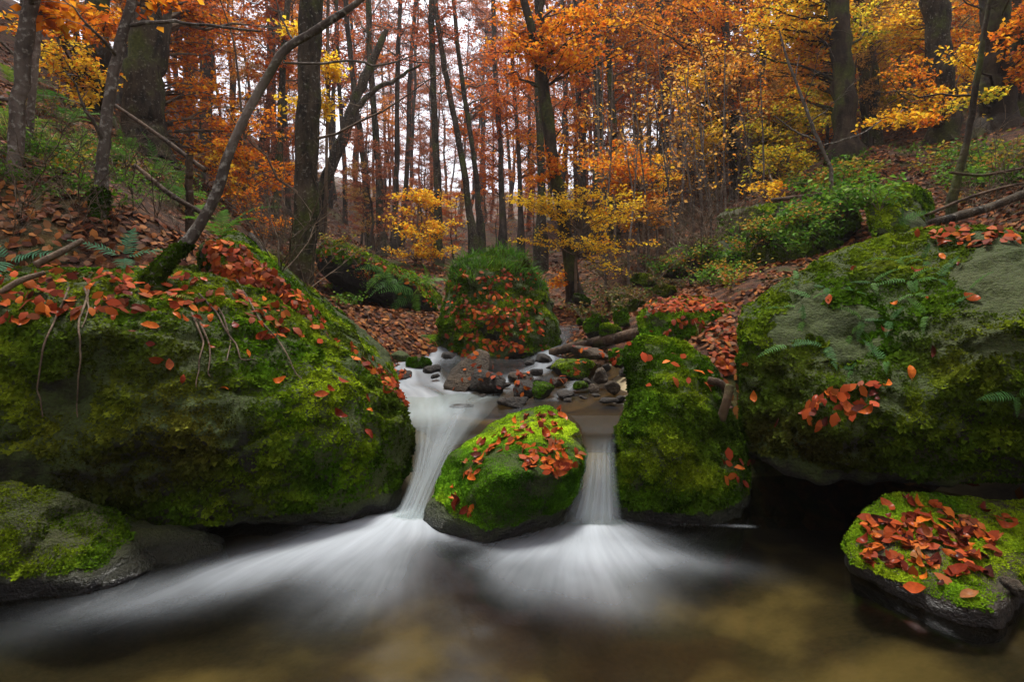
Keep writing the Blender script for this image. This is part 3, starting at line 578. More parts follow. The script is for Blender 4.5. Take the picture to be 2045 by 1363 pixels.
def drop(key, poly, n, label=None, group=None, lift=0.012, size=1.0, tilt=0.35):
    made = tries = 0
    while made < n and tries < n * 12:
        tries += 1; x, y = inpoly(poly); h = cast(x, y)
        if h is None or (key and h[0] != key): continue
        nn = np.array(h[2]); 
        if nn @ (np.array([0, 0, CAMZ]) - np.array(h[1])) < 0: nn = -nn
        if nn[2] < -0.15 or rnd.random() > 0.4 + nn[2]: continue
        p = np.array(h[1]) + nn * (lift * (0.5 + 1.2 * rnd.random()))
        made += 1
        if label is None: LIT.append((p, nn, 0.057 * size)); continue
        up = nrm(nn + np.array([rnd.gauss(0, tilt), rnd.gauss(0, tilt), rnd.gauss(0, tilt)]) * 0.8)
        f = np.array([rnd.gauss(0, 1), rnd.gauss(0, 1), rnd.gauss(0, 1)])
        o = link('fallen_leaf', LEAFME[rnd.randrange(8)])
        M = basis(f - up * (f @ up), up).to_4x4(); M.translation = Vector(p)
        s = size * rnd.uniform(0.45, 0.9); o.matrix_world = M @ Matrix.Scale(s, 4)
        tag(o, label, 'leaf', group)
gl_, gc, gr, gs = 'leaves on the huge left boulder', 'leaves on the boulder between the falls', 'leaves on the huge right boulder', 'leaves on the bottom right slab'
Ls = 'rust red fallen leaf in the heap on the flat slab, bottom right'
drop('slab', [(1730, 1040), (1850, 1020), (1960, 1060), (2000, 1110), (1930, 1160), (1820, 1140), (1720, 1120)], 70, Ls, gs, 0.014)
Ls = 'rust red fallen leaf lying loose around the heap on the bottom right slab'
drop('slab', [(1700, 1030), (1800, 1000), (2045, 1030), (2010, 1130), (1960, 1200), (1850, 1190), (1690, 1110)], 45, Ls, gs, 0.010)
Lc = 'orange brown fallen leaf on the mossy boulder between the two falls'
drop('centre', [(1045, 900), (1080, 880), (1150, 900), (1165, 930), (1110, 950), (1050, 935)], 34, 'rust brown leaf in the clump on the right end of the boulder between falls', gc, 0.010)
drop('centre', [(920, 905), (1000, 860), (1080, 815), (1140, 830), (1160, 870), (1010, 900), (940, 960), (910, 960)], 44, Lc, gc, 0.008)
drop('centre', [(890, 960), (930, 955), (950, 1030), (900, 1030)], 9, 'bright orange leaf on the low wet left corner of the boulder between falls', gc, 0.008)
Ll = 'rust red fallen leaf lying on the huge mossy left boulder'
drop('left', [(0, 520), (300, 540), (430, 560), (560, 600), (650, 660), (600, 700), (400, 640), (0, 650)], 42, 'rust red leaf on the littered top of the huge left boulder', gl_, 0.012)
drop('left', [(200, 600), (500, 650), (780, 800), (790, 900), (600, 820), (300, 760)], 22, 'single rust red leaf caught on the mossy face of the huge left boulder', gl_, 0.016)
Lr = 'rust brown fallen leaf lying on the huge mossy right boulder'
drop('right', [(1630, 800), (1760, 755), (1770, 790), (1700, 840), (1620, 860)], 14, 'rust brown leaf in the small clump low on the huge right boulder', gr, 0.018)
drop('right', [(1490, 600), (1800, 480), (2040, 500), (2040, 800), (1700, 860), (1500, 850)], 20, 'single rust brown leaf scattered among moss on the huge right boulder', gr, 0.016)
# the rest, too many to count
drop('slab', [(1730, 1040), (1850, 1015), (1990, 1050), (2010, 1110), (1930, 1170), (1820, 1150), (1710, 1110)], 90, lift=0.009, size=.95)
drop('centre', [(1045, 895), (1080, 875), (1155, 890), (1168, 930), (1110, 955), (1050, 940)], 40, lift=.008, size=.9); drop('centre', [(920, 905), (1000, 860), (1080, 815), (1140, 830), (1010, 900), (940, 960)], 30, lift=.006, size=.85)
drop('right', [(1620, 800), (1760, 755), (1780, 790), (1700, 850), (1600, 870)], 26, lift=.02)
drop('ridge', [(395, 485), (480, 490), (640, 630), (800, 770), (820, 830), (700, 720), (430, 580)], 420, size=1.0)
drop('left', [(0, 500), (330, 540), (650, 640), (780, 770), (650, 690), (400, 620), (0, 640)], 220)
drop('tall', [(890, 540), (1080, 540), (1090, 720), (890, 720)], 260); drop('tall', [(910, 600), (1060, 620), (1050, 700), (930, 700)], 120)
drop('flat', [(1278, 612), (1320, 592), (1450, 592), (1468, 612), (1440, 624), (1300, 626)], 330)
drop('flat', [(1280, 620), (1465, 615), (1460, 680), (1290, 680)], 22)
drop('right', [(1800, 450), (1960, 445), (2045, 480), (2045, 510), (1850, 480)], 60, lift=0.018)
drop('overhang', [(630, 480), (860, 560), (870, 620), (640, 520)], 120)
drop('pillar', [(1240, 680), (1440, 700), (1440, 780), (1300, 800)], 16, lift=0.02); drop('pillar', [(1430, 900), (1490, 900), (1490, 980), (1440, 980)], 10, lift=0.02)
drop('ground', [(1400, 640), (1470, 640), (1470, 760), (1430, 740)], 160)
for k_ in ('s1', 's5', 's6', 's7', 's20', 's13', 's3', 'tilted', 'wedge'):
    b0 = ROCK[k_]['V']; q = b0[:, 0] / b0[:, 1] * FPX + CX; w = (CAMZ - b0[:, 2]) / b0[:, 1] * FPX + HY
    drop(k_, [(q.min(), w.min()), (q.max(), w.min()), (q.max(), w.max()), (q.min(), w.max())], 10, size=0.85, lift=0.006)
def litter_ground(n, x0, x1, y0, y1, size, pw=1.0):
    x = RS.uniform(x0, x1, n); y = y0 + (y1 - y0) * RS.rand(n) ** pw
    z = terr(x, y); e = 0.04; nx, ny = (terr(x + e, y) - z) / e, (terr(x, y + e) - z) / e
    nn = nrm(np.c_[-nx, -ny, np.ones(n)])
    ok = (z > 0.05) & ~((np.abs(x - 0.05) < 1.0) & (y > 2.8) & (y < 5.6) & (z < 0.55)) & inview(np.c_[x, y, z], 150) & (fbm(np.c_[x, y, x * 0] * 1.1, 3) > -0.35)
    for p, q in zip(np.c_[x, y, z][ok] + nn[ok] * 0.015, nn[ok]): LIT.append((p, q, size)); LITG.append(len(LIT) - 1)
litter_ground(44000, -6, 6, 3.0, 9, 0.066); litter_ground(30000, -11, 11, 8, 18, 0.085); litter_ground(14000, -16, 18, 14, 34, 0.14)
def leaf_quads(p, n, size, col, droop=None, tilt=0.33):
    m = len(p); up = nrm(n + RS.normal(size=(m, 3)) * tilt); f = RS.normal(size=(m, 3)); f -= (f * up).sum(1, keepdims=True) * up; f = nrm(f)
    s = np.cross(f, up); L = (size * (0.7 + 0.6 * RS.rand(m)))[:, None] * 0.5; b = RS.uniform(-0.25, 0.5, (m, 1)) * L
    V = np.stack([p - f * L + up * b * .6, p - f * L * .35 + s * L * .55 + up * b, p + f * L * .4 + s * L * .48 + up * b * .8, p + f * L + up * b * .5, p + f * L * .4 - s * L * .48 + up * b * .8, p - f * L * .35 - s * L * .55 + up * b], 1)
    V[:, 0] -= up * b * .4
    i = np.arange(m)[:, None] * 6
    F = np.concatenate([i + [0, 1, 5], i + [1, 2, 4], i + [1, 4, 5], i + [2, 3, 4]])
    return V.reshape(-1, 3), F, np.repeat(col, 6, 0)
def palette(keys, n):
    K = np.array(keys); i = RS.randint(0, len(K), n); j = RS.randint(0, len(K), n); t = RS.rand(n, 1)
    return (K[i] * t + K[j] * (1 - t)) * (0.7 + 0.6 * RS.rand(n, 1))
lp = np.array([l[0] for l in LIT]); ln_ = np.array([l[1] for l in LIT]); ls = np.array([l[2] for l in LIT])
lc = palette([(0.05, 0.016, 0.009), (0.12, 0.032, 0.012), (0.17, 0.055, 0.018), (0.13, 0.065, 0.03), (0.04, 0.018, 0.012), (.26, .10, .025)], len(lp))
lc[[k for k in range(len(lp)) if k < LITG[0]]] = palette([(0.08, 0.014, 0.008), (0.19, 0.030, 0.010), (0.28, 0.05, 0.012), (0.38, 0.10, 0.015), (0.14, 0.045, 0.02), (0.22, 0.034, 0.010)], LITG[0])
V, F, c_ = leaf_quads(lp, ln_, ls, lc)
tag(link('leaf_litter', mesh_np('leaf_litter', V, F, c_, M_LITTER)), 'countless fallen rust coloured leaves littering rocks and banks', 'leaf litter', kind='stuff')

# ------------------------------------------------------------------ water
def polar_foam(x, y):
    """soft foam plumes below the two falls, drawn out along the current with faint streaks"""
    w1 = fbm(np.c_[x * 1.6, y * 1.6, x * 0], 3); w2 = fbm(np.c_[x * 1.6 + 9, y * 1.6, x * 0 + 5], 3)
    xs, ys = x + .10 * w1, y + .10 * w2; F = np.zeros(len(x)); fl = np.zeros((len(x), 3)); best = np.full(len(x), -1.)
    for si, (cx, cy, blobs) in enumerate([(-.46, 3.2, [(-.57, 2.78, .19, .13, 0, 1.0), (-.74, 2.56, .33, .13, 42, .95), (-.98, 2.34, .34, .11, 38, .42), (-1.28, 2.16, .34, .09, 30, .16), (-.58, 2.48, .16, .26, 0, .55), (-.30, 2.66, .18, .07, -25, .45), (-.62, 2.2, .16, .22, 0, .16)]),
                                           (.42, 3.15, [(.40, 2.66, .17, .11, 0, .95), (.37, 2.44, .22, .15, 0, .78), (.62, 2.46, .20, .07, -22, .32), (.10, 2.46, .17, .08, 25, .42), (.30, 2.20, .17, .14, 0, .36), (.82, 2.36, .16, .05, -18, .06), (.02, 2.22, .08, .12, 20, .16)])]):
        dx, dy = xs - cx, ys - cy; r = np.hypot(dx, dy); tr = np.arctan2(dy, dx)
        st = .55 * fbm(np.c_[np.cos(tr) * 24, np.sin(tr) * 24, r * 2.2 + si * 7], 3) + .45 * fbm(np.c_[np.cos(tr) * 70, np.sin(tr) * 70, r * 3 + si * 7], 2)
        f = np.zeros(len(x))
        for bx, by, sx, sy, an, am in blobs:
            a = math.radians(an); u = (xs - bx) * math.cos(a) + (ys - by) * math.sin(a); v = -(xs - bx) * math.sin(a) + (ys - by) * math.cos(a)
            f = 1 - (1 - f) * (1 - am * np.exp(-.5 * ((u / sx / .88) ** 2 + (v / sy / .9) ** 2)))
        f = np.clip(f * (1 + .38 * st * (1 - .95 * f)) , 0, 1)
        u = f > best; best = np.maximum(best, f)
        fl[u] = np.c_[np.cos(tr) * 14, np.sin(tr) * 14, r * 2.5][u] + si * 50
        F = 1 - (1 - F) * (1 - f)
    F = F * (0.86 + .5 * fbm(np.c_[x * 4.5, y * 4.5, x * 0 + 2], 3) * (1 - F))
    return np.clip(F, 0, 1), fl
wx, wy, wF = grid_mesh(axis(-2.0, 1.9, 0.010, -5, 5, 1.2), axis(1.5, 3.1, 0.010, -12, 3.75, 1.2))
fo, fl = polar_foam(wx, wy)
# foam line where the pool laps the knobbed boulder
fo = np.maximum(fo, 0.16 * np.exp(-((wy - 2.775 - 0.012 * np.sin(wx * 9)) / 0.014) ** 2) * smooth(.72, .85, wx) * (1 - smooth(1.14, 1.2, wx)))
fo *= 0.93
wz = 0.0 + 0.05 * fo ** 3 + 0.004 * fbm(np.c_[wx * 2, wy * 5, wx * 0], 2)
tag(link('pool_water', mesh_np('pool_water', np.c_[wx, wy, wz], wF, None, M_POOL, True, {'foam': fo, 'flow': fl})), 'dark pool with silky white foam fanning out below the falls', kind='structure')

def polyline_dist(x, y, pl):
    best = np.full(len(x), 9.); arc = np.zeros(len(x)); sd_ = np.zeros(len(x)); s0 = 0
    for (ax_, ay_), (bx, by) in zip(pl[:-1], pl[1:]):
        dx, dy = bx - ax_, by - ay_; L = math.hypot(dx, dy); t = np.clip(((x - ax_) * dx + (y - ay_) * dy) / L / L, 0, 1)
        d = np.hypot(x - ax_ - t * dx, y - ay_ - t * dy); u = d < best
        side = ((x - ax_) * dy - (y - ay_) * dx) / L
        best = np.where(u, d, best); arc = np.where(u, s0 + t * L, arc); sd_ = np.where(u, side, sd_); s0 += L
    return best, arc, sd_
ux, uy, uF = grid_mesh(np.arange(-1.7, 1.5, 0.016), np.arange(2.94, 7.4, 0.018))
paths = [([(-.95, 5.6), (-.90, 4.9), (-.78, 4.35), (-.58, 3.9), (-.52, 3.5), (-.5, 3.0)], .25, 1.0), ([(-.2, 4.3), (-.45, 3.8), (-.45, 3.3)], .16, .75), ([(.42, 6.4), (.36, 5.5), (.30, 4.95), (.05, 4.55), (-.3, 4.1)], .12, .8), ([(.62, 5.0), (.45, 4.3), (.3, 3.8)], .05, .35)]
fo = np.zeros(len(ux)); fl = np.c_[ux * 3, uy * 9, ux * 0]
for pl, wd, am in paths:
    d, arc, sdv = polyline_dist(ux, uy, pl)
    st = fbm(np.c_[sdv * 9, arc * 1.4, np.full(len(ux), wd)], 3)
    f = np.clip(am * np.exp(-(d / (wd * (1 + .6 * st))) ** 2) * (0.95 + 0.8 * st), 0, 1)
    u = f > fo; fo = np.maximum(fo, f); fl[u] = np.c_[sdv * 22, arc * 2.2, arc * 0][u]
uz = 0.405 + 0.03 * (uy - 3) + 0.10 * smooth(4.4, 5.2, uy) * 0.6 + 0.18 * smooth(5.4, 6.6, uy) + 0.012 * fbm(np.c_[ux * 3, uy * 3, ux * 0], 3) + 0.015 * fo
cy_, cz_ = np.array([3.0, 3.12, 3.26, 3.42, 3.65, 3.95]), np.array([.18, .28, .352, .398, .424, .436])
k1 = (1 - smooth(3.55, 4.2, uy)) * (1 - smooth(-.1, .1, ux)); uz = uz * (1 - k1) + k1 * np.minimum(uz, np.interp(uy, cy_, cz_) - .014)
ry_, rz_ = np.array([2.905, 2.955, 3.03, 3.15, 3.36]), np.array([.27, .345, .388, .408, .418])
k2 = (1 - smooth(3.1, 3.6, uy)) * smooth(.1, .25, ux); uz = uz * (1 - k2) + k2 * np.minimum(uz, np.interp(uy, ry_, rz_) - .012)
ctr = uV = np.c_[ux, uy, uz]; fcu = uV[uF].mean(1)
keep = ~((fcu[:, 1] < 3.17 + np.clip(-.42 - fcu[:, 0], 0, .3)) & (fcu[:, 0] < .25)) & ~((fcu[:, 1] < 3.1) & (fcu[:, 0] > .64)) & (fcu[:, 0] > -1.5) & ~((fcu[:, 0] > 0.95) & (fcu[:, 1] < 4))
tag(link('stream_water', mesh_np('stream_water', uV, uF[keep], None, M_STREAM, True, {'foam': fo * .56 * np.where(ux < .05, smooth(3.18, 3.6, uy), smooth(3.0, 3.35, uy)), 'flow': fl})), 'shallow stream with white rapids running between the mossy stones', kind='structure')

def fall(name, secs, label, nu=70, nv=70, head=0.12, seed=0.0, layers=((0, 1.0),)):
    secs = [(P(*l), P(*r)) for l, r in secs]; n = len(secs); Vs, Fs, fo_, fl_ = [], [], [], []; base = 0
    tt = np.linspace(0, n - 1, nv); ll = np.array([s[0] for s in secs]); rr = np.array([s[1] for s in secs])
    def interp(A):
        out = np.zeros((nv, 3))
        for k in range(3):
            for _ in range(1): out[:, k] = np.interp(tt, np.arange(n), A[:, k])
        for _ in range(12): out[1:-1] = (out[:-2] + 2 * out[1:-1] + out[2:]) / 4
        return out
    Lc_, Rc_ = interp(ll), interp(rr); u = np.linspace(0, 1, nu)
    for off, am in layers:
        V = Lc_[:, None] * (1 - u)[None, :, None] + Rc_[:, None] * u[None, :, None]
        U = np.broadcast_to(u[None], (nv, nu)); T = np.broadcast_to(np.linspace(0, 1, nv)[:, None], (nv, nu))
        st = fbm(np.c_[U.ravel() * 11 + off * 50, T.ravel() * 0.7, np.full(nu * nv, seed)], 4).reshape(nv, nu)
        V = V + np.array([0, -1, .15]) * ((off + 0.05 * np.sin(math.pi * U) + 0.012 * st) * smooth(.25, .7, T))[..., None] * 0.6 + np.array([0, 0, .003]) * (st * smooth(0, .3, T) * (1 - smooth(.4, .7, T)))[..., None]
        edge = smooth(0, .28, U) * smooth(0, .28, 1 - U)
        f = np.clip((0.60 + 0.8 * st) * (head + (1 - head) * smooth(0.30, .72, T)) * smooth(0, .3, T) * edge * am * (1 - .75 * smooth(.88, 1, T)), 0, 0.95)
        i = (np.arange(nv - 1)[:, None] * nu + np.arange(nu - 1)[None]).ravel() + base
        Vs.append(V.reshape(-1, 3)); Fs.append(np.stack([i, i + 1, i + nu + 1, i + nu], -1)); fo_.append(f.ravel())
        fl_.append(np.c_[U.ravel() * 26, T.ravel() * 1.6, np.full(nu * nv, seed + off * 40)]); base += nu * nv
    V = np.concatenate(Vs); b = V.mean(0); b[2] = V[:, 2].min()
    o = link(name, mesh_np(name, V - b, np.concatenate(Fs), None, M_FALL, True, {'foam': np.concatenate(fo_), 'flow': np.concatenate(fl_)}), loc=b)
    tag(o, label, 'waterfall')
def yz(d, z): return HY + (CAMZ - z) / d * FPX
def prof(rows): return [((l, yz(d, z), d), (r, yz(d, z), d)) for d, z, l, r in rows]
fall('waterfall', prof([(3.36, .418, 1140, 1262), (3.15, .408, 1158, 1246), (3.03, .388, 1165, 1236), (2.955, .345, 1163, 1232), (2.905, .27, 1156, 1233), (2.865, .17, 1145, 1237), (2.825, .07, 1129, 1243), (2.79, -.015, 1108, 1252)]),
     'narrow white veil of water dropping between the leaf sprinkled and knobbed boulders', head=.03, layers=((0, .9), (.03, .55)))
fall('cascade', prof([(4.1, .442, 780, 1015), (3.65, .426, 798, 992), (3.42, .398, 812, 972), (3.26, .352, 820, 944), (3.12, .28, 826, 914), (3.0, .18, 820, 887), (2.9, .08, 802, 863), (2.79, -.015, 768, 848)]),
     'smooth slanting chute of water between the left boulder and leaf sprinkled boulder', seed=3.0, head=.5, layers=((0, .85), (.025, .4)))

# ------------------------------------------------------------------ trees
ORANGE, RUST, GOLD, YEL, OLIVE, DULL, TAN = (0.68, 0.20, 0.012), (0.48, 0.10, 0.016), (0.74, 0.38, 0.022), (0.82, 0.58, 0.04), (0.34, 0.35, 0.025), (0.34, 0.10, 0.05), (0.64, 0.35, 0.09)
PAL = {'orange': [ORANGE, ORANGE, GOLD, RUST], 'rust': [RUST, ORANGE, RUST, DULL], 'gold': [GOLD, YEL, YEL, GOLD, ORANGE], 'yellow': [YEL, YEL, GOLD], 'olive': [OLIVE, YEL, GOLD, OLIVE], 'dull': [DULL, RUST, DULL], 'tan': [TAN, GOLD, TAN, ORANGE],
       'white': [(1, 1, 1), (0.8, 0.8, 0.8)]}
LEAFX = 2.1
def smooth_path(pts, n):
    pts = np.asarray(pts, float); t = np.linspace(0, len(pts) - 1, n); out = np.stack([np.interp(t, np.arange(len(pts)), pts[:, k]) for k in range(pts.shape[1])], 1)
    for _ in range(max(1, n // len(pts))): out[1:-1] = (out[:-2] + 2 * out[1:-1] + out[2:]) / 4
    return out
class Leaves:
    def __init__(s): s.p, s.n, s.s, s.c = [], [], [], []
    def add(s, p, size, pal):
        p = np.asarray(p); s.p.append(p); s.n.append(np.tile([0, 0, 1.0], (len(p), 1))); s.s.append(np.full(len(p), size)); s.c.append(palette(PAL[pal], len(p)) if isinstance(pal, str) else palette(pal, len(p)))
    def mesh(s, name, mat, off):
        p = np.concatenate(s.p) - np.asarray(off); m = len(p); n = np.concatenate(s.n); up = nrm(n + RS.normal(size=(m, 3)) * 0.55)
        f = RS.normal(size=(m, 3)); f[:, 2] -= 0.35; f -= (f * up).sum(1, keepdims=True) * up; f = nrm(f); q = np.cross(f, up)
        L = (np.concatenate(s.s) * (0.6 + 0.7 * RS.rand(m)))[:, None]
        V = np.stack([p, p + f * L * .45 + q * L * .33 + up * L * .1, p + f * L - up * L * .08, p + f * L * .45 - q * L * .33 + up * L * .1], 1).reshape(-1, 3)
        b = np.arange(m)[:, None] * 4
        return mesh_np(name, V, np.concatenate([b + [0, 1, 2], b + [0, 2, 3]]), np.repeat(np.concatenate(s.c), 4, 0), mat)
def spray(acc, lv, start, end, r0, ntw, tlen, nleaf, size, pal, rs, lift=0.12):
    """a limb from start to end with side twigs and leaves along them"""
    start, end = np.asarray(start), np.asarray(end); L = np.linalg.norm(end - start)
    mid = (start + end) / 2 + np.array([rs.normal() * .06, rs.normal() * .06, lift]) * L
    t = np.linspace(0, 1, 7)[:, None]
    pts = (1 - t) ** 2 * start + 2 * t * (1 - t) * mid + t * t * end + np.r_[np.zeros((1, 3)), rs.normal(size=(6, 3)) * L * 0.018]
    acc.tube(pts, np.linspace(r0, max(0.0025, r0 * .18), 7), 5 if r0 > .012 else 4)
    dirm = nrm(end - start)
    for i in range(ntw):
        f = 0.3 + 0.7 * (i + rs.rand()) / ntw; k = f * 6; a = int(min(5, k)); p = pts[a] + (pts[a + 1] - pts[a]) * (k - a)
        d = rs.normal(size=3); d[2] *= 0.35; d = nrm(d + dirm * 0.7); l = tlen * (0.5 + rs.rand())
        tp = np.array([p, p + d * l * .5 + [0, 0, .04 * l], p + d * l - np.array([0, 0, .06 * l])])
        acc.tube(tp, [max(.003, r0 * .25), max(.002, r0 * .15), .0015], 3)
        if nleaf and lv is not None:
            m = max(1, int(nleaf * (0.6 + 0.8 * rs.rand()))); u = rs.rand(m, 1)
            lv.add(tp[0] + (tp[2] - tp[0]) * u + rs.normal(size=(m, 3)) * [size * .7, size * .7, size * .45], size, pal)
    return pts
def tree(path, label, bark=None, blobs=(), top=5.0, bare=0, name='beech_tree', group=None, sides=10, seed=0, base_moss=False, lean_top=0.3, limbs=(), flare=1.5, knots=True, cat='tree', sprout=None):
    """path: photo points (px, py, distance, width px) from foot to frame top; blobs: leaf masses (px, py, d, rx, ry, rz, n, palette, leaf size)"""
    rs = np.random.RandomState(seed); bark = bark or M_BARK
    pts = np.array([P(a, b, d) for a, b, d, w in path]); rad = np.array([w / FPX * d / 2 for a, b, d, w in path])
    if top:
        dv = nrm(pts[-1] - pts[-2]); dv = nrm(dv + np.array([0, 0, lean_top])); pts = np.r_[pts, [pts[-1] + dv * top * .5, pts[-1] + dv * top + rs.normal(size=3) * .2]]; rad = np.r_[rad, rad[-1] * .7, rad[-1] * .3]
    g0 = terr(pts[0][0], pts[0][1])[0]
    n = 30; pr = smooth_path(np.c_[pts, rad], n); pts, rad = pr[:, :3].copy(), pr[:, 3].copy()
    foot = pts[0].copy()
    pts = np.r_[[foot - np.array([0, 0, max(.15, foot[2] - g0 + .1)])], pts]; rad = np.r_[rad[0] * flare * 1.15, rad]; rad[1] *= flare; rad[2] *= 1 + (flare - 1) * .35
    pts[2:] += rs.normal(size=(n - 1, 3)) * rad[2:, None] * 0.10
    root = bpy.data.objects.new(name, None); C.objects.link(root); root.location = pts[0]; off = pts[0]; tag(root, label, cat, group)
    acc = Acc(); acc.tube(pts, rad, sides)
    for l in limbs:
        lp_ = smooth_path([list(P(a, b, d)) + [w / FPX * d / 2] for a, b, d, w in l], 16); lp_[1:-1, :3] += rs.normal(size=(14, 3)) * lp_[1:-1, 3:] * .35
        la = Acc(); la.tube(lp_[:, :3], lp_[:, 3], 7); link('limb', la.mesh('limb', bark, True, off), parent=root)
    V, F, c = acc.arrays(); nn = vnormals(V, F); am = np.minimum(np.linalg.norm(V - pts[np.argmin(((V[:, None] - pts[None]) ** 2).sum(-1), 1)], axis=1), rad[np.argmin(((V[:, None] - pts[None]) ** 2).sum(-1), 1)]); am[len(pts) * sides:] = 0.004
    V = V + nn * (fbm(V * [3.5, 3.5, 2] * (0.3 / max(rad[3], .06)) ** .5 + seed, 3) * am * (0.22 if knots else 0.1))[:, None]
    link('trunk', mesh_np('trunk', V - off, F, None, bark, True), parent=root)
    if base_moss:
        p, q = samp(V, F, 5000); ok = (p[:, 2] < foot[2] + base_moss * (1 + .3 * fbm(p * 6, 2))) & (p[:, 2] > foot[2] - .1); p, q = p[ok], q[ok]
        if len(p):
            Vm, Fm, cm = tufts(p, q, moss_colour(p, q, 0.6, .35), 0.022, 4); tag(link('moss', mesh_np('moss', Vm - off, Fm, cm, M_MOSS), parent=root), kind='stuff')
    br, lv = Acc(), Leaves()
    for px, py, d, rx, ry, rz, nl, pal, size in blobs:
        nl = nl * LEAFX; size = size * .98; c0 = P(px, py, d); nb = max(2, int(nl / 110))
        for _ in range(nb):
            u = nrm(rs.normal(size=3)) * rs.rand() ** .4; e = c0 + u * [rx, ry, rz]
            hd = np.hypot(*(pts[:, :2] - e[:2]).T); want = e[2] - .45 * hd; j = int(np.argmin(np.abs(pts[3:, 2] - want[3:])) + 3)
            st = pts[j]
            if np.linalg.norm(e - st) > 2.2 * max(rx, rz) + .6:         # twig mass carried by a limb that is already out there
                st = c0 + (st - c0) * (max(rx, rz) * 1.1 / np.linalg.norm(st - c0)) * rs.uniform(.6, 1.1)
            spray(br, lv, st, e, min(rad[j] * .5, .006 + .010 * np.linalg.norm(e - st)), 9, max(.18, .28 * rx), 12, size, pal, rs)
        j = int(np.argmin(np.abs(pts[3:, 2] - (c0[2] - .3 * np.linalg.norm(pts[3:, :2] - c0[:2], axis=1)))) + 3)
        spray(br, None, pts[j], c0, min(rad[j] * .6, .02 + .008 * np.linalg.norm(c0 - pts[j])), 6, .5 * rx, 0, size, pal, rs)
    for _ in range(bare):
        j = rs.randint(int(n * .3), n); d = rs.normal(size=3); d[2] = abs(d[2]) * .7 + .25; d = nrm(d); L = rs.uniform(.6, 2.2) * (1.0 if rad[j] > .05 else .5)
        spray(br, lv if sprout else None, pts[j], pts[j] + d * L, min(rad[j] * .45, .02), 7, L * .32, sprout[1] if sprout else 0, .07, sprout[0] if sprout else 'rust', rs, -.08)
    if br.V: tag(link('branches', br.mesh('branches', bark if bark is not M_BARK else M_TWIG, True, off), parent=root), kind='stuff')
    if lv.p: link('crown', lv.mesh('crown', M_CANOPY, off), parent=root)
    return root

tree([(597, 612, 7.0, 46), (604, 540, 7.0, 47), (612, 400, 7.0, 46), (617, 220, 7.0, 45), (620, 60, 7.0, 44), (622, -60, 7.0, 43)], 'straight mossy beech trunk rising past the leaning grey sapling', M_BARK, seed=1, flare=1.25, bare=4, sides=14)
tree([(285, 300, 8.5, 92), (288, 230, 8.5, 76), (292, 130, 8.5, 72), (305, 0, 8.5, 68), (315, -80, 8.5, 64)], 'thick grey beech trunk on the left slope with a flaring foot', M_BARK, flare=1.25, seed=2, bare=6, sides=16,
     blobs=[(395, 50, 10.3, 1.0, .8, .7, 800, 'orange', .07), (430, 190, 10, .9, .8, .8, 700, 'orange', .07), (350, 230, 9.6, .5, .5, .5, 250, 'orange', .07), (460, 60, 10.5, 1.2, 1, 1, 800, 'rust', .08), (470, 330, 10, 1.2, 1, 1, 900, 'orange', .075)])
tree([(185, 235, 9.5, 50), (190, 150, 9.5, 46), (200, 0, 9.5, 44)], 'dark ivy shaded trunk left of the thick grey beech', M_BARKDARK, seed=3, sides=12,
     blobs=[(175, 150, 8.0, .6, .5, .6, 330, 'gold', .065), (140, 60, 7.5, .9, .6, .45, 420, 'gold', .065), (215, 45, 7.6, .5, .5, .3, 260, 'orange', .065), (130, 140, 8, .5, .5, .4, 200, 'gold', .065), (110, 20, 7, .8, .5, .3, 260, 'orange', .065)])
tree([(14, 500, 3.9, 42), (18, 420, 3.9, 28), (30, 300, 3.95, 26), (42, 150, 4.0, 26), (55, 40, 4.0, 28), (72, -40, 4.0, 24)], 'small pale spotted trunk with a mossy foot at the left picture edge', M_BARKGREY, seed=4, base_moss=.26, flare=1.1, bare=3, top=2, sides=12,
     blobs=[(40, 8, 4.2, .35, .35, .14, 90, 'orange', .075), (110, 8, 4.6, .35, .4, .12, 90, 'orange', .075)])
tree([(195, 450, 3.9, 34), (200, 400, 3.95, 26), (208, 300, 4.0, 21), (212, 230, 4.0, 21), (228, 130, 4.05, 20), (258, 20, 4.1, 19), (270, -40, 4.1, 18)], 'slender bent grey trunk with a mossy foot, second from the left edge', M_BARKGREY, seed=5, base_moss=.26, flare=1.1, bare=3, top=2, sides=12,
     limbs=[[(262, 50, 4.1, 9), (330, 42, 4.0, 7), (430, 52, 3.9, 6), (520, 62, 3.9, 4)]], blobs=[(300, 20, 4.4, .3, .3, .14, 70, 'orange', .075)])
tree([(55, 300, 4.6, 16), (62, 200, 4.6, 14), (75, 90, 4.7, 13), (85, -20, 4.7, 12)], 'thin grey stem close behind the pale spotted trunk', M_BARKGREY, seed=6, flare=1.1, top=2, bare=4, name='sapling')
tree([(305, 552, 2.95, 34), (350, 510, 3.0, 27), (400, 455, 3.05, 24), (440, 380, 3.1, 21), (455, 300, 3.1, 17), (500, 215, 3.15, 17), (555, 110, 3.2, 17), (590, 82, 3.2, 16), (650, 50, 3.2, 15), (720, 0, 3.2, 12), (760, -30, 3.2, 10)],
     'grey sapling curving up and rightwards from the top of the left boulder', M_BARKGREY, seed=7, base_moss=.16, flare=1.25, top=1.2, lean_top=.1, sides=12, name='sapling',
     limbs=[[(566, 125, 3.2, 5), (640, 128, 3.2, 5), (720, 118, 3.2, 5), (745, 135, 3.2, 5), (790, 125, 3.2, 4), (838, 105, 3.2, 2)], [(585, 80, 3.2, 5), (560, 30, 3.2, 3), (545, -20, 3.2, 2)]])
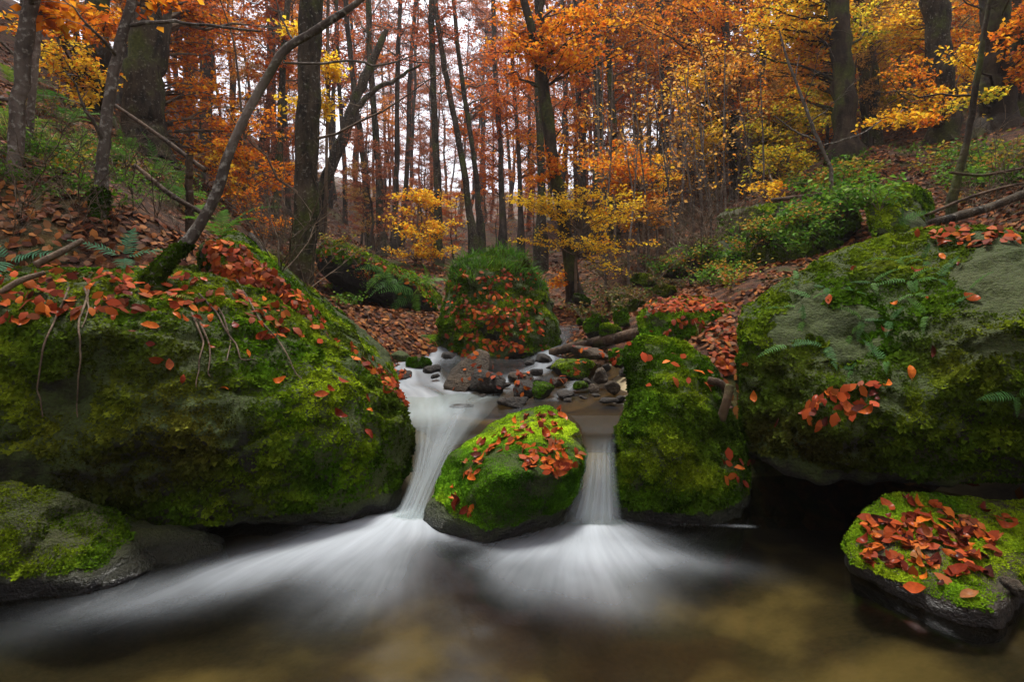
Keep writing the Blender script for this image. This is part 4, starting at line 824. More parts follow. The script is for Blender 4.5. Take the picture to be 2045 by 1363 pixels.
tree([(632, 400, 14, 25), (660, 340, 14, 24), (690, 260, 14, 22), (712, 190, 14, 20), (745, 120, 14, 16), (772, 60, 14, 10)], 'leaning mossy broken trunk behind the straight beech', M_BARK, seed=8, top=0, bare=3, flare=1.1,
     limbs=[[(700, 225, 14, 14), (750, 175, 14, 10), (800, 152, 14, 8), (842, 128, 14, 4)]])
tree([(1152, 612, 9, 34), (1140, 540, 9, 28), (1124, 430, 9, 25), (1108, 340, 9, 25), (1092, 240, 9, 24), (1084, 140, 9, 24), (1062, 60, 9, 18), (1042, -10, 9, 14)], 'dark forked tree leaning left beside the tall grassy rock', M_BARKDARK, seed=9, bare=5, sides=12,
     limbs=[[(1082, 140, 9, 14), (1080, 60, 9, 11), (1082, -40, 9, 10)]],
     blobs=[(1120, 90, 8.8, .8, .7, .5, 700, 'orange', .075), (1180, 60, 9.2, .9, .8, .6, 700, 'orange', .075), (1060, 50, 9.6, .7, .8, .5, 420, 'orange', .075), (1110, 335, 8.8, .35, .4, .2, 220, 'orange', .07), (1130, 560, 8.7, .35, .3, .14, 90, 'orange', .06), (1010, 110, 10, .7, .7, .4, 350, 'rust', .075)])
tree([(1690, 300, 9.5, 46), (1686, 200, 9.5, 41), (1680, 90, 9.5, 40), (1672, -20, 9.5, 38)], 'dark straight beech trunk, left of three on the right slope', M_BARKDARK, seed=10, sides=14, bare=4,
     blobs=[(1600, 60, 10.6, 1.1, .9, .7, 1300, 'gold', .07), (1560, 150, 10.3, .8, .5, .5, 800, 'tan', .065), (1640, 190, 10.8, .6, .6, .5, 600, 'olive', .065), (1520, 60, 10, 1, 1, .7, 900, 'gold', .07), (1720, 60, 11.2, .8, .6, .5, 600, 'olive', .07), (1560, 10, 10.4, .8, .7, .4, 600, 'olive', .07)])
tree([(1745, 310, 12, 38), (1738, 200, 12, 34), (1728, 60, 12, 32), (1722, -30, 12, 30)], 'paler beech trunk just behind the left of the three slope beeches', M_BARK, seed=11, sides=12, bare=4,
     blobs=[(1770, 90, 13.2, 1.1, .8, .8, 1200, 'yellow', .075), (1790, 190, 13, .9, .8, .6, 800, 'olive', .075), (1750, 10, 13, 1.2, .8, .6, 800, 'gold', .075)])
tree([(1884, 290, 10, 56), (1880, 200, 10, 48), (1874, 90, 10, 46), (1868, -20, 10, 44)], 'stout mossy sided beech, middle of three on the right slope', M_BARK, seed=12, sides=14, bare=4,
     blobs=[(1815, 120, 9.0, .6, .4, .4, 380, 'orange', .06), (1835, 190, 8.6, .6, .4, .3, 280, 'gold', .06), (1800, 40, 10.8, .9, .6, .5, 900, 'gold', .07), (1790, 235, 8, .4, .4, .16, 240, 'gold', .065), (1930, 60, 11.2, .8, .6, .5, 800, 'orange', .07), (1870, 240, 8.2, .4, .4, .15, 110, 'orange', .06), (1920, 170, 11.4, .7, .6, .5, 500, 'gold', .07)])
tree([(1992, 255, 8.5, 62), (1990, 170, 8.5, 56), (1988, 60, 8.5, 54), (1986, -30, 8.5, 52)], 'thick dark mossy beech, right of three near the right edge', M_BARKDARK, seed=13, sides=14, bare=4,
     blobs=[(1940, 120, 7.6, .35, .4, .25, 140, 'gold', .06), (2050, 110, 8.0, .4, .5, .4, 260, 'orange', .065), (1960, 205, 7.4, .4, .3, .12, 120, 'olive', .06), (2040, 30, 7.8, .5, .5, .35, 260, 'orange', .065)])
tree([(2040, 240, 9.5, 34), (2036, 120, 9.5, 32), (2032, -20, 9.5, 30)], 'shadowy trunk cut by the right picture edge', M_BARKDARK, seed=14, blobs=[(2060, 90, 9, .8, .7, .8, 600, 'rust', .07)])
tree([(1900, 400, 5.4, 16), (1930, 290, 5.4, 13), (1945, 200, 5.4, 11), (1962, 80, 5.4, 10), (1975, 10, 5.4, 8)], 'thin dark crooked stem leaning up before the thick right beech', M_BARKDARK, seed=15, name='sapling', top=1.2, bare=5, flare=1.2)
tree([(1660, 338, 7.5, 7), (1625, 260, 7.5, 7), (1600, 190, 7.5, 6), (1572, 120, 7.5, 5), (1556, 60, 7.5, 3)], 'pale bare curved sapling above the brambles on the right', M_BARKGREY, seed=16, name='sapling', top=0, flare=1.1,
     limbs=[[(1640, 285, 7.5, 4), (1590, 265, 7.5, 4), (1545, 230, 7.5, 2)], [(1645, 290, 7.5, 3), (1720, 270, 7.4, 3), (1760, 240, 7.4, 2)], [(1588, 155, 7.5, 3), (1596, 110, 7.5, 2)]], bare=2)
tree([(1470, 405, 14, 24), (1464, 330, 14, 19), (1458, 200, 14, 17), (1448, 60, 14, 16), (1444, -30, 14, 15)], 'dark trunk standing alone on the red leafed right slope', M_BARKDARK, seed=17, bare=6,
     blobs=[(1400, 200, 12.5, .9, .9, .9, 1000, 'gold', .08), (1430, 130, 12.5, 1.0, .9, .7, 1000, 'tan', .08), (1420, 270, 12, .5, .6, .35, 420, 'yellow', .07), (1500, 120, 13, 1.3, 1, .8, 1200, 'tan', .08), (1330, 60, 14, 1.6, 1, .9, 1100, 'orange', .085)])
tree([(1520, 330, 13, 15), (1520, 200, 13, 14), (1522, 60, 13, 13), (1522, -20, 13, 12)], 'slim pale trunk amid golden leaves on the right slope', M_BARK, seed=18, bare=4,
     blobs=[(1560, 240, 11.5, 1.2, .9, .8, 1500, 'olive', .075), (1590, 330, 10.5, .9, .7, .6, 1000, 'olive', .07), (1530, 180, 12, 1, .8, .6, 800, 'orange', .075), (1480, 60, 13, 1.2, 1, .8, 800, 'orange', .08), (1560, 385, 9.5, .7, .5, .14, 260, 'gold', .065)])
# understorey saplings with bright leaves
tree([(1150, 520, 8.6, 6), (1160, 460, 8.6, 5), (1170, 400, 8.6, 4)], 'pale yellow leafed sapling right of the tall grassy rock', M_TWIG, seed=30, name='sapling', top=0, flare=1,
     blobs=[(1120, 390, 8.4, .8, .7, .3, 420, 'yellow', .055), (1215, 425, 8.6, .7, .7, .35, 420, 'yellow', .055), (1050, 410, 8.8, .6, .6, .3, 330, 'yellow', .055), (1190, 490, 8.3, .6, .5, .25, 260, 'yellow', .05), (1245, 470, 8.6, .5, .5, .35, 200, 'gold', .055), (1050, 460, 8.6, .45, .5, .2, 160, 'yellow', .05), (1210, 540, 8.2, .6, .4, .25, 140, 'yellow', .045)])
tree([(830, 530, 12, 5), (832, 470, 12, 4), (836, 410, 12, 3)], 'thin golden sapling in the valley left of the tall grassy rock', M_TWIG, seed=31, name='sapling', top=0, flare=1,
     blobs=[(840, 400, 12, .8, .7, .25, 480, 'gold', .07), (850, 450, 11.5, .9, .7, .3, 560, 'gold', .07), (810, 500, 11, .6, .6, .2, 260, 'gold', .065), (880, 490, 12, .5, .6, .35, 240, 'gold', .065)])
tree([(650, 420, 9, 7), (652, 300, 9, 6), (655, 180, 9, 5), (655, 60, 9, 4)], 'slim maple with clear yellow leaves behind the straight beech', M_TWIG, seed=32, name='maple_tree', top=1, flare=1,
     blobs=[(655, 120, 8.6, .22, .3, .35, 160, 'yellow', .075), (660, 200, 8.6, .25, .3, .3, 150, 'yellow', .075), (575, 100, 8.6, .25, .3, .5, 130, 'yellow', .075), (580, 190, 8.8, .2, .3, .4, 90, 'yellow', .075)])
tree([(520, 500, 9.5, 8), (505, 430, 9.5, 7), (495, 330, 9.5, 6), (480, 200, 9.5, 5)], 'orange leafed sapling between the thick grey beech and straight beech', M_TWIG, seed=33, name='sapling', top=2, flare=1,
     blobs=[(480, 400, 9.2, .8, .7, .5, 500, 'orange', .065), (540, 450, 9.2, .6, .6, .3, 420, 'orange', .06), (430, 330, 9, .6, .6, .5, 380, 'gold', .065), (500, 270, 9.4, .7, .7, .5, 380, 'orange', .07), (560, 330, 10, .5, .6, .6, 300, 'orange', .07)])
tree([(1290, 560, 10, 5), (1285, 480, 10, 5), (1280, 380, 10, 4)], 'orange gold sapling at the foot of the right slope', M_TWIG, seed=34, name='sapling', top=0, flare=1,
     blobs=[(1250, 370, 10.5, .9, .8, .45, 700, 'orange', .07), (1300, 430, 10, .7, .7, .4, 420, 'tan', .065), (1230, 310, 11, .9, .8, .4, 600, 'orange', .075), (1310, 340, 11, .6, .7, .5, 300, 'gold', .07)])
tree([(380, 430, 4.6, 15), (378, 380, 4.6, 14), (378, 310, 4.6, 13)], 'short broken dark snag standing on the left slope', M_DEAD, seed=35, name='snag', top=0, flare=1.1, cat='snag')
# tall slender trees on the valley floor: base px, base py, top px (at frame top), width, distance
for i, (bx, by, tx, w, d, lab, bl) in enumerate([
        (742, 500, 690, 15, 17, 'slim dark trunk leaning left, first right of the leaning broken trunk', []),
        (762, 505, 735, 17, 16, 'mossy green sided trunk in the valley, second right of the leaning broken trunk', [(740, 90, 18, 1.8, 1.5, 1.2, 420, 'dull', .09)]),
        (785, 500, 800, 13, 19, 'thin upright trunk in the valley against the bright sky gap', [(790, 60, 20, 1.8, 1.5, 1.2, 420, 'dull', .09)]),
        (800, 495, 830, 12, 22, 'thin trunk leaning right in the bright sky gap', [(830, 120, 22, 1.5, 1.5, 1.2, 300, 'dull', .1)]),
        (876, 545, 862, 19, 15, 'black upright trunk left of the tall grassy rock', [(870, 40, 16, 1.6, 1.2, .9, 350, 'dull', .085)]),
        (946, 480, 868, 16, 15, 'slender trunk arching up left above the grassy rock', [(900, 60, 15, 1.2, 1, .8, 350, 'dull', .085), (930, 250, 18, 1.2, 1.2, 1, 380, 'rust', .09)]),
        (962, 470, 905, 13, 15.5, 'slim light trunk close right of the arching one', [(960, 170, 17, 1.5, 1.2, 1, 600, 'rust', .09)]),
        (1004, 480, 985, 14, 18, 'dark trunk amid red leaves above the grassy rock', [(1000, 200, 18, 1.6, 1.3, 1.4, 900, 'rust', .09), (980, 330, 18, 1.3, 1, 1, 600, 'rust', .085)]),
        (1040, 470, 1020, 11, 20, 'thin trunk amid red leaves, left of the dark forked tree', [(1030, 150, 20, 1.8, 1.5, 1.5, 900, 'rust', .095), (1050, 300, 20, 1.6, 1.3, 1.2, 700, 'orange', .09)]),
        (1080, 480, 1075, 20, 14, 'mossy trunk half hidden behind the dark forked tree', [(1020, 40, 15, 1.3, 1, .7, 550, 'orange', .085)]),
        (1165, 440, 1150, 15, 18, 'upright brown trunk right of the dark forked tree', [(1180, 150, 18, 1.7, 1.3, 1.3, 900, 'rust', .09), (1160, 260, 17, 1.2, 1, 1, 600, 'orange', .085)]),
        (1197, 330, 1188, 20, 15, 'ivy clad trunk in the red foliage right of centre', [(1220, 60, 16, 1.6, 1.2, 1, 850, 'orange', .085)]),
        (1226, 400, 1215, 18, 16, 'straight grey trunk close right of the ivy clad one', [(1260, 180, 17, 1.5, 1.2, 1.2, 750, 'rust', .085), (1280, 70, 17, 1.6, 1.2, 1, 800, 'orange', .085)]),
        (545, 470, 575, 17, 13, 'dark trunk standing just left of the straight beech', [(540, 120, 13, .9, .9, 1.2, 500, 'rust', .085), (520, 40, 14, 1.2, 1, .8, 500, 'dull', .085)]),
        (575, 460, 560, 12, 17, 'thin upright trunk glimpsed beside the straight beech', [(570, 250, 18, 1, 1, 1.5, 450, 'rust', .09)]),
        (372, 290, 378, 14, 15, 'slim trunk behind the thick grey beech', [(400, 140, 15, 1.3, 1, 1.2, 800, 'orange', .085), (440, 270, 15, 1.2, 1, 1, 600, 'rust', .085)]),
        (690, 480, 672, 11, 22, 'hazy thin trunk far down the valley right of the straight beech', [(690, 150, 22, 1.6, 1.3, 1.8, 600, 'dull', .1)]),
        (660, 470, 655, 10, 24, 'faint far trunk right beside the straight beech', [(660, 60, 22, 1.8, 1.5, 1.2, 500, 'dull', .1)]),
        (1330, 420, 1322, 13, 18, 'brown trunk behind the grey whips on the right slope', [(1340, 160, 18, 1.6, 1.2, 1.4, 700, 'rust', .09), (1380, 60, 18, 1.7, 1.2, 1, 800, 'orange', .085)]),
        (1620, 330, 1612, 13, 16, 'slim trunk behind golden leaves left of the slope beeches', [(1640, 120, 16, 1.7, 1.2, 1.2, 900, 'gold', .085), (1660, 250, 15, 1.3, 1, 1, 700, 'orange', .08)]),
        (1800, 260, 1790, 16, 15, 'brown trunk between the left and middle slope beeches', [(1820, 60, 15, 1.6, 1.2, 1, 800, 'orange', .085), (1730, 200, 15, 1.2, 1, 1, 600, 'orange', .08)]),
        (1935, 240, 1930, 16, 14, 'brown trunk between the middle and right slope beeches', [(1940, 60, 14, 1.5, 1.2, 1.2, 800, 'rust', .085)])]):
    k = (tx - bx) / by; w *= .8
    tree([(bx, by, d, w * 1.25), (bx + k * by * .35 + 4, by * .65, d, w), (bx + k * by * .7 - 3, by * .3, d, w * .9), (tx, 0, d, w * .82)], lab, M_BARKFAR if d > 16 else M_BARK, bl, seed=60 + i, bare=9, top=6, sides=8, sprout=('dull' if 680 < bx < 960 else 'rust', 3))
for i, (bx, by, tx, ty, d) in enumerate([(1295, 455, 1262, 150, 10), (1312, 470, 1290, 120, 10.5), (1330, 440, 1340, 160, 11), (1345, 460, 1310, 210, 9.5), (1360, 430, 1375, 120, 12), (1385, 450, 1350, 180, 10.5), (1400, 430, 1410, 150, 12), (1420, 440, 1400, 240, 10), (1440, 420, 1452, 170, 12.5), (1275, 470, 1240, 230, 10), (1255, 500, 1275, 260, 9.5), (1500, 400, 1492, 200, 12)] + [(rnd.uniform(1200, 1540), rnd.uniform(400, 480), 0, 0, rnd.uniform(10, 14)) for _ in range(18)]):
    if not ty: tx, ty = bx + rnd.uniform(-40, 30), rnd.uniform(60, 260)
    tree([(bx, by, d, 5), (bx + (tx - bx) * .4 + rnd.uniform(-6, 6), by + (ty - by) * .4, d, 4), (tx, ty, d, 2)], 'thin bare grey whip in the sapling thicket on the right slope', M_BARKGREY, seed=100 + i, name='sapling', top=0, flare=1, bare=6, sides=5, group='grey whips on the right slope', sprout=('tan', 2))

# background forest: a few grown trees, copied up both slopes
def proto(seed, h, crown, base=4.0, spread=2.6):
    rs = np.random.RandomState(seed); acc, br, lv = Acc(), Acc(), Leaves()
    pts = np.c_[np.cumsum(rs.normal(size=14) * .10), np.cumsum(rs.normal(size=14) * .10), np.linspace(-.4, h, 14)]; rad = np.linspace(.13, .015, 14)
    acc.tube(pts, rad, 7)
    for i in range(34):
        z = base + (h - base) * rs.rand() ** .8; j = min(12, int((z + .4) / (h + .4) * 13)); a = rs.rand() * 6.28; L = spread * (1.15 - .6 * (z - base) / (h - base)) * rs.uniform(.5, 1.1)
        spray(br, lv, pts[j], pts[j] + np.array([math.cos(a) * L, math.sin(a) * L, rs.uniform(.1, .5) * L]), .03, 12, .7, int(crown * 1.4), .105, 'white', rs)
    return mesh_np('trunk', *acc.arrays()[:2], None, M_BARKFAR, True), mesh_np('branches', *br.arrays()[:2], None, M_BARKFAR, True), lv.mesh('crown', M_CANOPYFAR, (0, 0, 0))
PRO = [proto(200 + i, (15, 17, 13, 16, 9)[i], (11, 8, 13, 9, 14)[i], (3.5, 4.5, 2.5, 5, 1.2)[i], (2.6, 2.4, 2.8, 2.2, 2.4)[i]) for i in range(5)]
TINT = {'rust': (0.50, 0.12, 0.025, 1), 'orange': (0.68, 0.23, 0.022, 1), 'gold': (0.76, 0.40, 0.03, 1), 'dull': (0.36, 0.12, 0.06, 1), 'tan': (0.6, 0.34, 0.09, 1)}
def far_tree(x, y, k, tint, label, group, s=1.0, name='beech_tree'):
    root = bpy.data.objects.new(name, None); C.objects.link(root); root.location = (x, y, terr(x, y)[0]); root.rotation_euler = (rnd.gauss(0, .04), rnd.gauss(0, .04), rnd.random() * 6.28); root.scale = (s, s, s * rnd.uniform(.9, 1.15))
    tag(root, label, 'tree', group)
    for nm, me in zip(('trunk', 'branches', 'crown'), PRO[k]):
        o = link(nm, me, parent=root); o.color = TINT[tint]
        if nm == 'branches': o['kind'] = 'stuff'
def scatter_far(n, xr, yr, tints, label, group, ks=(0, 1, 2, 3, 4), mind=1.6, gap=0.5):
    got = []
    for _ in range(n * 30):
        if len(got) >= n: break
        x, y = rnd.uniform(*xr), rnd.uniform(*yr)
        px = x / y * FPX + CX
        if not -200 < px < 2250 or (gap and 640 < px < 930 and rnd.random() < gap) or any(math.hypot(x - a, y - b) < mind for a, b in got): continue
        got.append((x, y)); tn = rnd.choice(tints); far_tree(x, y, rnd.choice(ks), tn, label % {'rust': 'rust red', 'orange': 'orange', 'gold': 'golden', 'dull': 'dull red', 'tan': 'tan'}[tn], group, rnd.uniform(.8, 1.2))
scatter_far(46, (6, 26), (15, 34), ('orange', 'gold', 'rust', 'orange', 'tan'), 'far beech in %s leaf high on the right slope', 'far beeches on the right slope', mind=2.2)
scatter_far(24, (2, 9), (19, 36), ('rust', 'dull', 'dull', 'orange'), 'far %s leaved beech low on the right slope', 'far beeches low on the right slope', mind=2.0)
scatter_far(36, (-24, -6.5), (13, 34), ('orange', 'rust', 'dull', 'orange'), 'far %s leaved beech on the left slope', 'far beeches on the left slope', mind=2.2)
scatter_far(30, (-14, 3), (30, 66), ('dull', 'dull', 'rust'), 'hazy %s beech far up the valley', 'hazy beeches far up the valley', ks=(1, 3, 3), mind=2, gap=.15)
scatter_far(36, (-40, 50), (40, 80), ('dull', 'rust', 'dull', 'orange'), 'distant %s beech on the far hillside', 'distant beeches on the far hillside', mind=3)

def scatter_low(n, xr, yr, tints, label, group, smin=.22, smax=.42):
    k = 0
    while k < n:
        x, y = rnd.uniform(*xr), rnd.uniform(*yr); px = x / y * FPX + CX
        if not -100 < px < 2150: continue
        k += 1; tn = rnd.choice(tints); far_tree(x, y, rnd.choice((2, 4, 4)), tn, label % {'rust': 'rust red', 'orange': 'orange', 'gold': 'golden', 'dull': 'dull red', 'tan': 'tan'}[tn], group, rnd.uniform(smin, smax), 'young_beech')
scatter_low(34, (2.5, 11), (11, 22), ('tan', 'tan', 'gold', 'rust', 'dull'), 'bushy %s young beech low on the right slope', 'young beeches on the right slope')
scatter_low(26, (-11, -2.5), (12, 24), ('orange', 'dull', 'tan', 'dull'), 'bushy %s young beech low on the left slope', 'young beeches on the left slope')
scatter_low(22, (-6, 4), (20, 40), ('dull', 'rust', 'tan'), 'bushy %s young beech on the valley floor', 'young beeches on the valley floor', .2, .36)
for sx, y in ((-1, -2), (-1, .5), (-1, 2.6), (1, -2.5), (1, 0), (1, 2.2), (-1, 4), (1, 3.6)):  # unseen trees added at both sides to darken the outer boulders
    far_tree(sx * rnd.uniform(5.2, 8.5), y, rnd.choice((0, 2, 4)), rnd.choice(('rust', 'orange')), 'unseen beech added beside the pool to shade its outer edges', 'unseen shading beeches beside the pool', rnd.uniform(.8, 1))
for i in range(26):  # unseen trees added to hold back sky light from behind the camera
    x, y = rnd.uniform(-15, 15), rnd.uniform(-16, -3)
    if abs(x) > 1.6: far_tree(x, y, rnd.randrange(5), rnd.choice(('rust', 'orange', 'gold')), 'unseen beech added behind the camera to block low sky light', 'unseen sky blocking beeches behind the camera', rnd.uniform(.8, 1.1))
# ------------------------------------------------------------------ haze
hb = bmesh.new(); bmesh.ops.create_cube(hb, size=1.0)
bmesh.ops.scale(hb, vec=(420, 360, 100), verts=hb.verts); bmesh.ops.translate(hb, vec=(0, 110, 38), verts=hb.verts)
hm_ = bpy.data.meshes.new('haze'); hb.to_mesh(hm_); hb.free()
mh, nh, oh = newmat('valley_haze'); pv = N(nh, 'VolumePrincipled', {'Color': (0.95, 0.90, 0.91, 1), 'Density': 0.0011, 'Anisotropy': 0.3}); nh.links.new(pv.outputs[0], oh.inputs['Volume']); hm_.materials.append(mh)
tag(link('haze', hm_), 'pale mist hanging in the far valley', kind='stuff')

# ------------------------------------------------------------------ ferns, brambles, grass, roots, logs
def frond_mesh(L, seed, col, n=15, wid=0.30, arch=0.35, mat=M_GREEN):
    rs = np.random.RandomState(seed); acc = Acc(); t = np.linspace(0, 1, 9)
    path = np.c_[np.sin(t * 1.2) * rs.normal() * .08 * L, t * L, L * (arch * (t - t * t * 1.5))]
    acc.tube(path, np.linspace(.0016, .0006, 9), 3, np.array(col) * [.9, .7, .7])
    for i in range(n):
        u = .12 + .86 * i / (n - 1); k = u * 8; a = int(min(7, k)); p = path[a] + (path[a + 1] - path[a]) * (k - a)
        w = L * wid * (math.sin(math.pi * min(1, u * .8 + .16)) ** .8) * (1.02 - u * .55)
        for s in (-1, 1):
            d = nrm(np.array([s, .35 + .25 * u, rs.normal() * .12 - .12])); q = np.array([-s * .1, 1, 0]); b = L / n * .62
            pl = w * rs.uniform(.85, 1.1)
            V = np.array([p - q * b * .35, p + d * pl * .5 - q * b * .42 + [0, 0, .004], p + d * pl, p + d * pl * .5 + q * b * .42 + [0, 0, .004], p + q * b * .5])
            acc.add(V, np.array([(0, 1, 4), (1, 3, 4), (1, 2, 3)]), np.array(col) * rs.uniform(.7, 1.25))
    return acc.mesh('frond', mat, False)
FG = [(0.075, 0.17, 0.022), (0.05, 0.13, 0.022), (0.09, 0.20, 0.02), (0.14, 0.21, 0.02)]
POLY = [frond_mesh(.11 + .016 * i, i, [(0.065, 0.16, 0.032), (0.045, 0.12, 0.03), (0.08, 0.18, 0.03)][i % 3], 14, .22, (.3, .15, .45, .25, .1)[i]) for i in range(5)]
LADY = [frond_mesh(.42 + .05 * i, 20 + i, FG[(i + 2) % 4], 18, .30, .5) for i in range(4)]
BLUE = [frond_mesh(.26 + .03 * i, 30 + i, (0.06, 0.17, 0.085), 16, .34, .2) for i in range(3)]
YELF = [frond_mesh(.20, 40, (0.20, 0.22, 0.03), 15, .36, .2), frond_mesh(.16, 41, (0.16, 0.20, 0.03), 14, .36, .2)]
def fern(px, py, meshes, nf, label, group=None, out=.6, hang=.3, s=1.0, onground=False):
    h = cast(px, py)
    if h is None: return
    p, nn = np.array(h[1]), np.array(h[2])
    if nn @ (np.array([0, 0, CAMZ]) - p) < 0: nn = -nn
    root = bpy.data.objects.new('fern', None); C.objects.link(root); root.location = p; tag(root, label, 'fern', group)
    a0 = rnd.random() * 6.28; t1 = nrm(np.cross(nn, [.1, .2, 1])); t2 = np.cross(nn, t1)
    for i in range(nf):
        a = a0 + 6.28 * i / nf + rnd.uniform(-.4, .4); f = nrm(nn * out + (t1 * math.cos(a) + t2 * math.sin(a)) + np.array([0, 0, -hang]))
        o = link('frond', meshes[rnd.randrange(len(meshes))], parent=root); o.matrix_local = (basis(f, nrm(nn + np.array([0, 0, .8]))).to_4x4()) @ Matrix.Scale(s * rnd.uniform(.75, 1.15), 4)
for px, py, k in [(1560, 615, 2), (1605, 640, 2), (1622, 598, 3), (1648, 575, 2), (1700, 582, 3), (1742, 565, 3), (1790, 520, 3), (1842, 520, 3), (1828, 588, 3), (1872, 556, 3), (1722, 640, 3), (1700, 668, 2), (1778, 640, 2), (1742, 700, 3), (1706, 738, 3), (1770, 722, 2), (1575, 690, 2), (1650, 690, 2), (1935, 580, 2), (1905, 606, 2), (1815, 560, 3), (1850, 630, 2), (1590, 560, 2)]:
    fern(px, py, POLY, k, 'small dark green polypody fern rooted on the huge right boulder', 'ferns on the huge right boulder', .55, .45)
fern(2030, 790, POLY, 3, 'fern sprig at the far right end of the huge right boulder')
fern(1790, 452, LADY, 3, 'upright fern tuft on the crest of the huge right boulder', s=.5, out=1.4, hang=-.4)
fern(248, 515, BLUE, 4, 'blue green fern spread flat on top of the left boulder', out=.5, hang=.2)
fern(330, 590, YELF, 3, 'yellow green fern hanging under the curved sapling', hang=.8); fern(385, 600, YELF, 2, 'second yellow green fern right of the first under the curved sapling', hang=.7)
fern(15, 520, BLUE, 3, 'small fern at the left picture edge on the boulder top')
fern(1395, 668, [frond_mesh(.2, 50, (.45, .36, .2), 13, .3, .1)], 1, 'withered pale fern frond on leaves behind the knobbed boulder')
for px, py, s in [(250, 330, .8), (300, 350, .8), (340, 400, .8), (380, 440, .7), (240, 290, .8), (130, 250, .8), (60, 210, .9), (20, 170, .9), (360, 350, .8), (440, 480, .7), (20, 260, .8)]:
    fern(px, py, LADY, 5, 'leafy green fern on the left slope', 'ferns on the left slope', 1.1, .1, s)
for px, py, s in [(830, 585, .8), (850, 570, .8), (800, 560, .7), (770, 545, .8)]: fern(px, py, LADY, 4, 'fern fringing the dark overhanging rock', 'ferns on the overhanging rock', 1.0, .2, s)

def leafy_plant(seed, nst, L, nl, size, cols):
    rs = np.random.RandomState(seed); acc, lv = Acc(), Leaves()
    for i in range(nst):
        a = rs.rand() * 6.28; l = L * rs.uniform(.5, 1.2); t = np.linspace(0, 1, 6)
        pts = np.c_[np.cos(a) * t * l * .8, np.sin(a) * t * l * .8, l * (t * 1.2 - t * t * .8)] + rs.normal(size=(6, 3)) * .01; pts[0] = (0, 0, -.03)
        acc.tube(pts, np.linspace(.005, .002, 6), 3)
        m = nl // nst; u = rs.uniform(.2, 1, m) * 5; k = np.minimum(4, u.astype(int)); p = pts[k] + (pts[k + 1] - pts[k]) * (u - k)[:, None]
        lv.add(p + rs.normal(size=(m, 3)) * size * .6, size, cols)
    return acc.mesh('stems', M_TWIG, True), lv.mesh('leaves', M_GREEN, (0, 0, 0))
BRC = [(0.06, 0.16, 0.012), (0.10, 0.24, 0.015), (0.035, 0.10, 0.012), (0.16, 0.26, 0.02)]
TANG = [leafy_plant(320 + i, 9, .45, 110, .05, [(0.05, 0.075, 0.012), (0.12, 0.06, 0.02), (0.18, 0.12, 0.03), (0.035, 0.06, 0.01)]) for i in range(4)]
BRAM = [leafy_plant(300 + i, 8, .5, 130, .062, BRC if i < 4 else [(0.30, 0.24, 0.03), (0.10, 0.2, 0.015), (.35, .12, .02)]) for i in range(6)]
def plant(px, py, protos, name, label, group, s=1.0, cat='plant', parts=('stems', 'leaves'), mind=0.0):
    h = cast(px, py)
    if h is None or h[1][1] < mind: return
    root = bpy.data.objects.new(name, None); C.objects.link(root); root.location = h[1]; root.rotation_euler = (0, 0, rnd.random() * 6.28); root.scale = (s,) * 3; tag(root, label, cat, group)
    for nm, me in zip(parts, protos[rnd.randrange(len(protos))]): link(nm, me, parent=root)
for poly, n, s, lab, gr_ in [([(1640, 330), (1780, 330), (1760, 420), (1600, 470), (1600, 400)], 34, 1.0, 'bright green bramble on the right bank above the boulder', 'brambles above the right boulder'),
                             ([(1500, 440), (1700, 440), (1650, 500), (1480, 560), (1440, 520)], 20, .8, 'bramble trailing over the low rock outcrop', 'brambles over the low outcrop'),
                             ([(1300, 520), (1480, 500), (1480, 580), (1300, 590)], 26, .75, 'low bramble at the foot of the right slope', 'brambles at the foot of the right slope'),
                             ([(1800, 290), (2045, 270), (2045, 400), (1900, 420), (1830, 360)], 26, .85, 'green bramble high on the right bank', 'brambles high on the right bank'),
                             ([(0, 200), (150, 250), (420, 380), (440, 450), (200, 420), (20, 380)], 40, .6, 'low green leafy plant on the left slope', 'leafy plants on the left slope'),
                             ([(640, 470), (760, 510), (860, 570), (800, 620), (640, 620)], 9, .55, 'small green plant round the dark overhanging rock', 'plants round the overhanging rock')]:
    for _ in range(n): plant(*inpoly(poly), BRAM, 'bramble' if 'bramble' in lab else 'leafy_plant', lab, gr_, s * rnd.uniform(.7, 1.2))
for poly, n, lab, gr_ in [([(1130, 540), (1300, 490), (1420, 470), (1400, 600), (1280, 640), (1150, 640)], 44, 'dull withered low plant in the gully right of the tall rock', 'withered plants right of the tall rock'), ([(460, 470), (600, 520), (630, 600), (760, 660), (720, 680), (600, 620)], 26, 'dull withered low plant on the bank left of the tall rock', 'withered plants left of the tall rock')]:
    for _ in range(n): plant(*inpoly(poly), TANG, 'withered_plant', lab, gr_, rnd.uniform(.5, 1.0), mind=5.2)
# grass
def grass_blades(p, n, ln, col, bend=.5):
    m = len(p); d = nrm(n + RS.normal(size=(m, 3)) * .45); s = nrm(np.cross(d, RS.normal(size=(m, 3)))) * .0035; L = (ln * (.5 + RS.rand(m)))[:, None]
    o = RS.normal(size=(m, 3)) * [1, 1, 0]; mid = p + d * L * .55; tip = p + d * L + nrm(o) * L * bend * .5 - np.array([0, 0, 1]) * L * bend * .35
    V = np.stack([p - s, p + s, mid + s * .8, mid - s * .8, tip], 1).reshape(-1, 3); b = np.arange(m)[:, None] * 5
    return V, np.concatenate([b + [0, 1, 2], b + [0, 2, 3], b + [3, 2, 4]]), np.repeat(col, 5, 0)
R = ROCK['tall']; p, q = samp(R['V'], R['T'], 14000); top = R['V'][:, 2].max()
ok = (p[:, 2] > top - .36 + .3 * fbm(p * 4, 3)) & ((q[:, 2] > .1) | (p[:, 0] > .25)) & (fbm(p * 6 + 8, 3) > -.12); p, q = p[ok], q[ok]
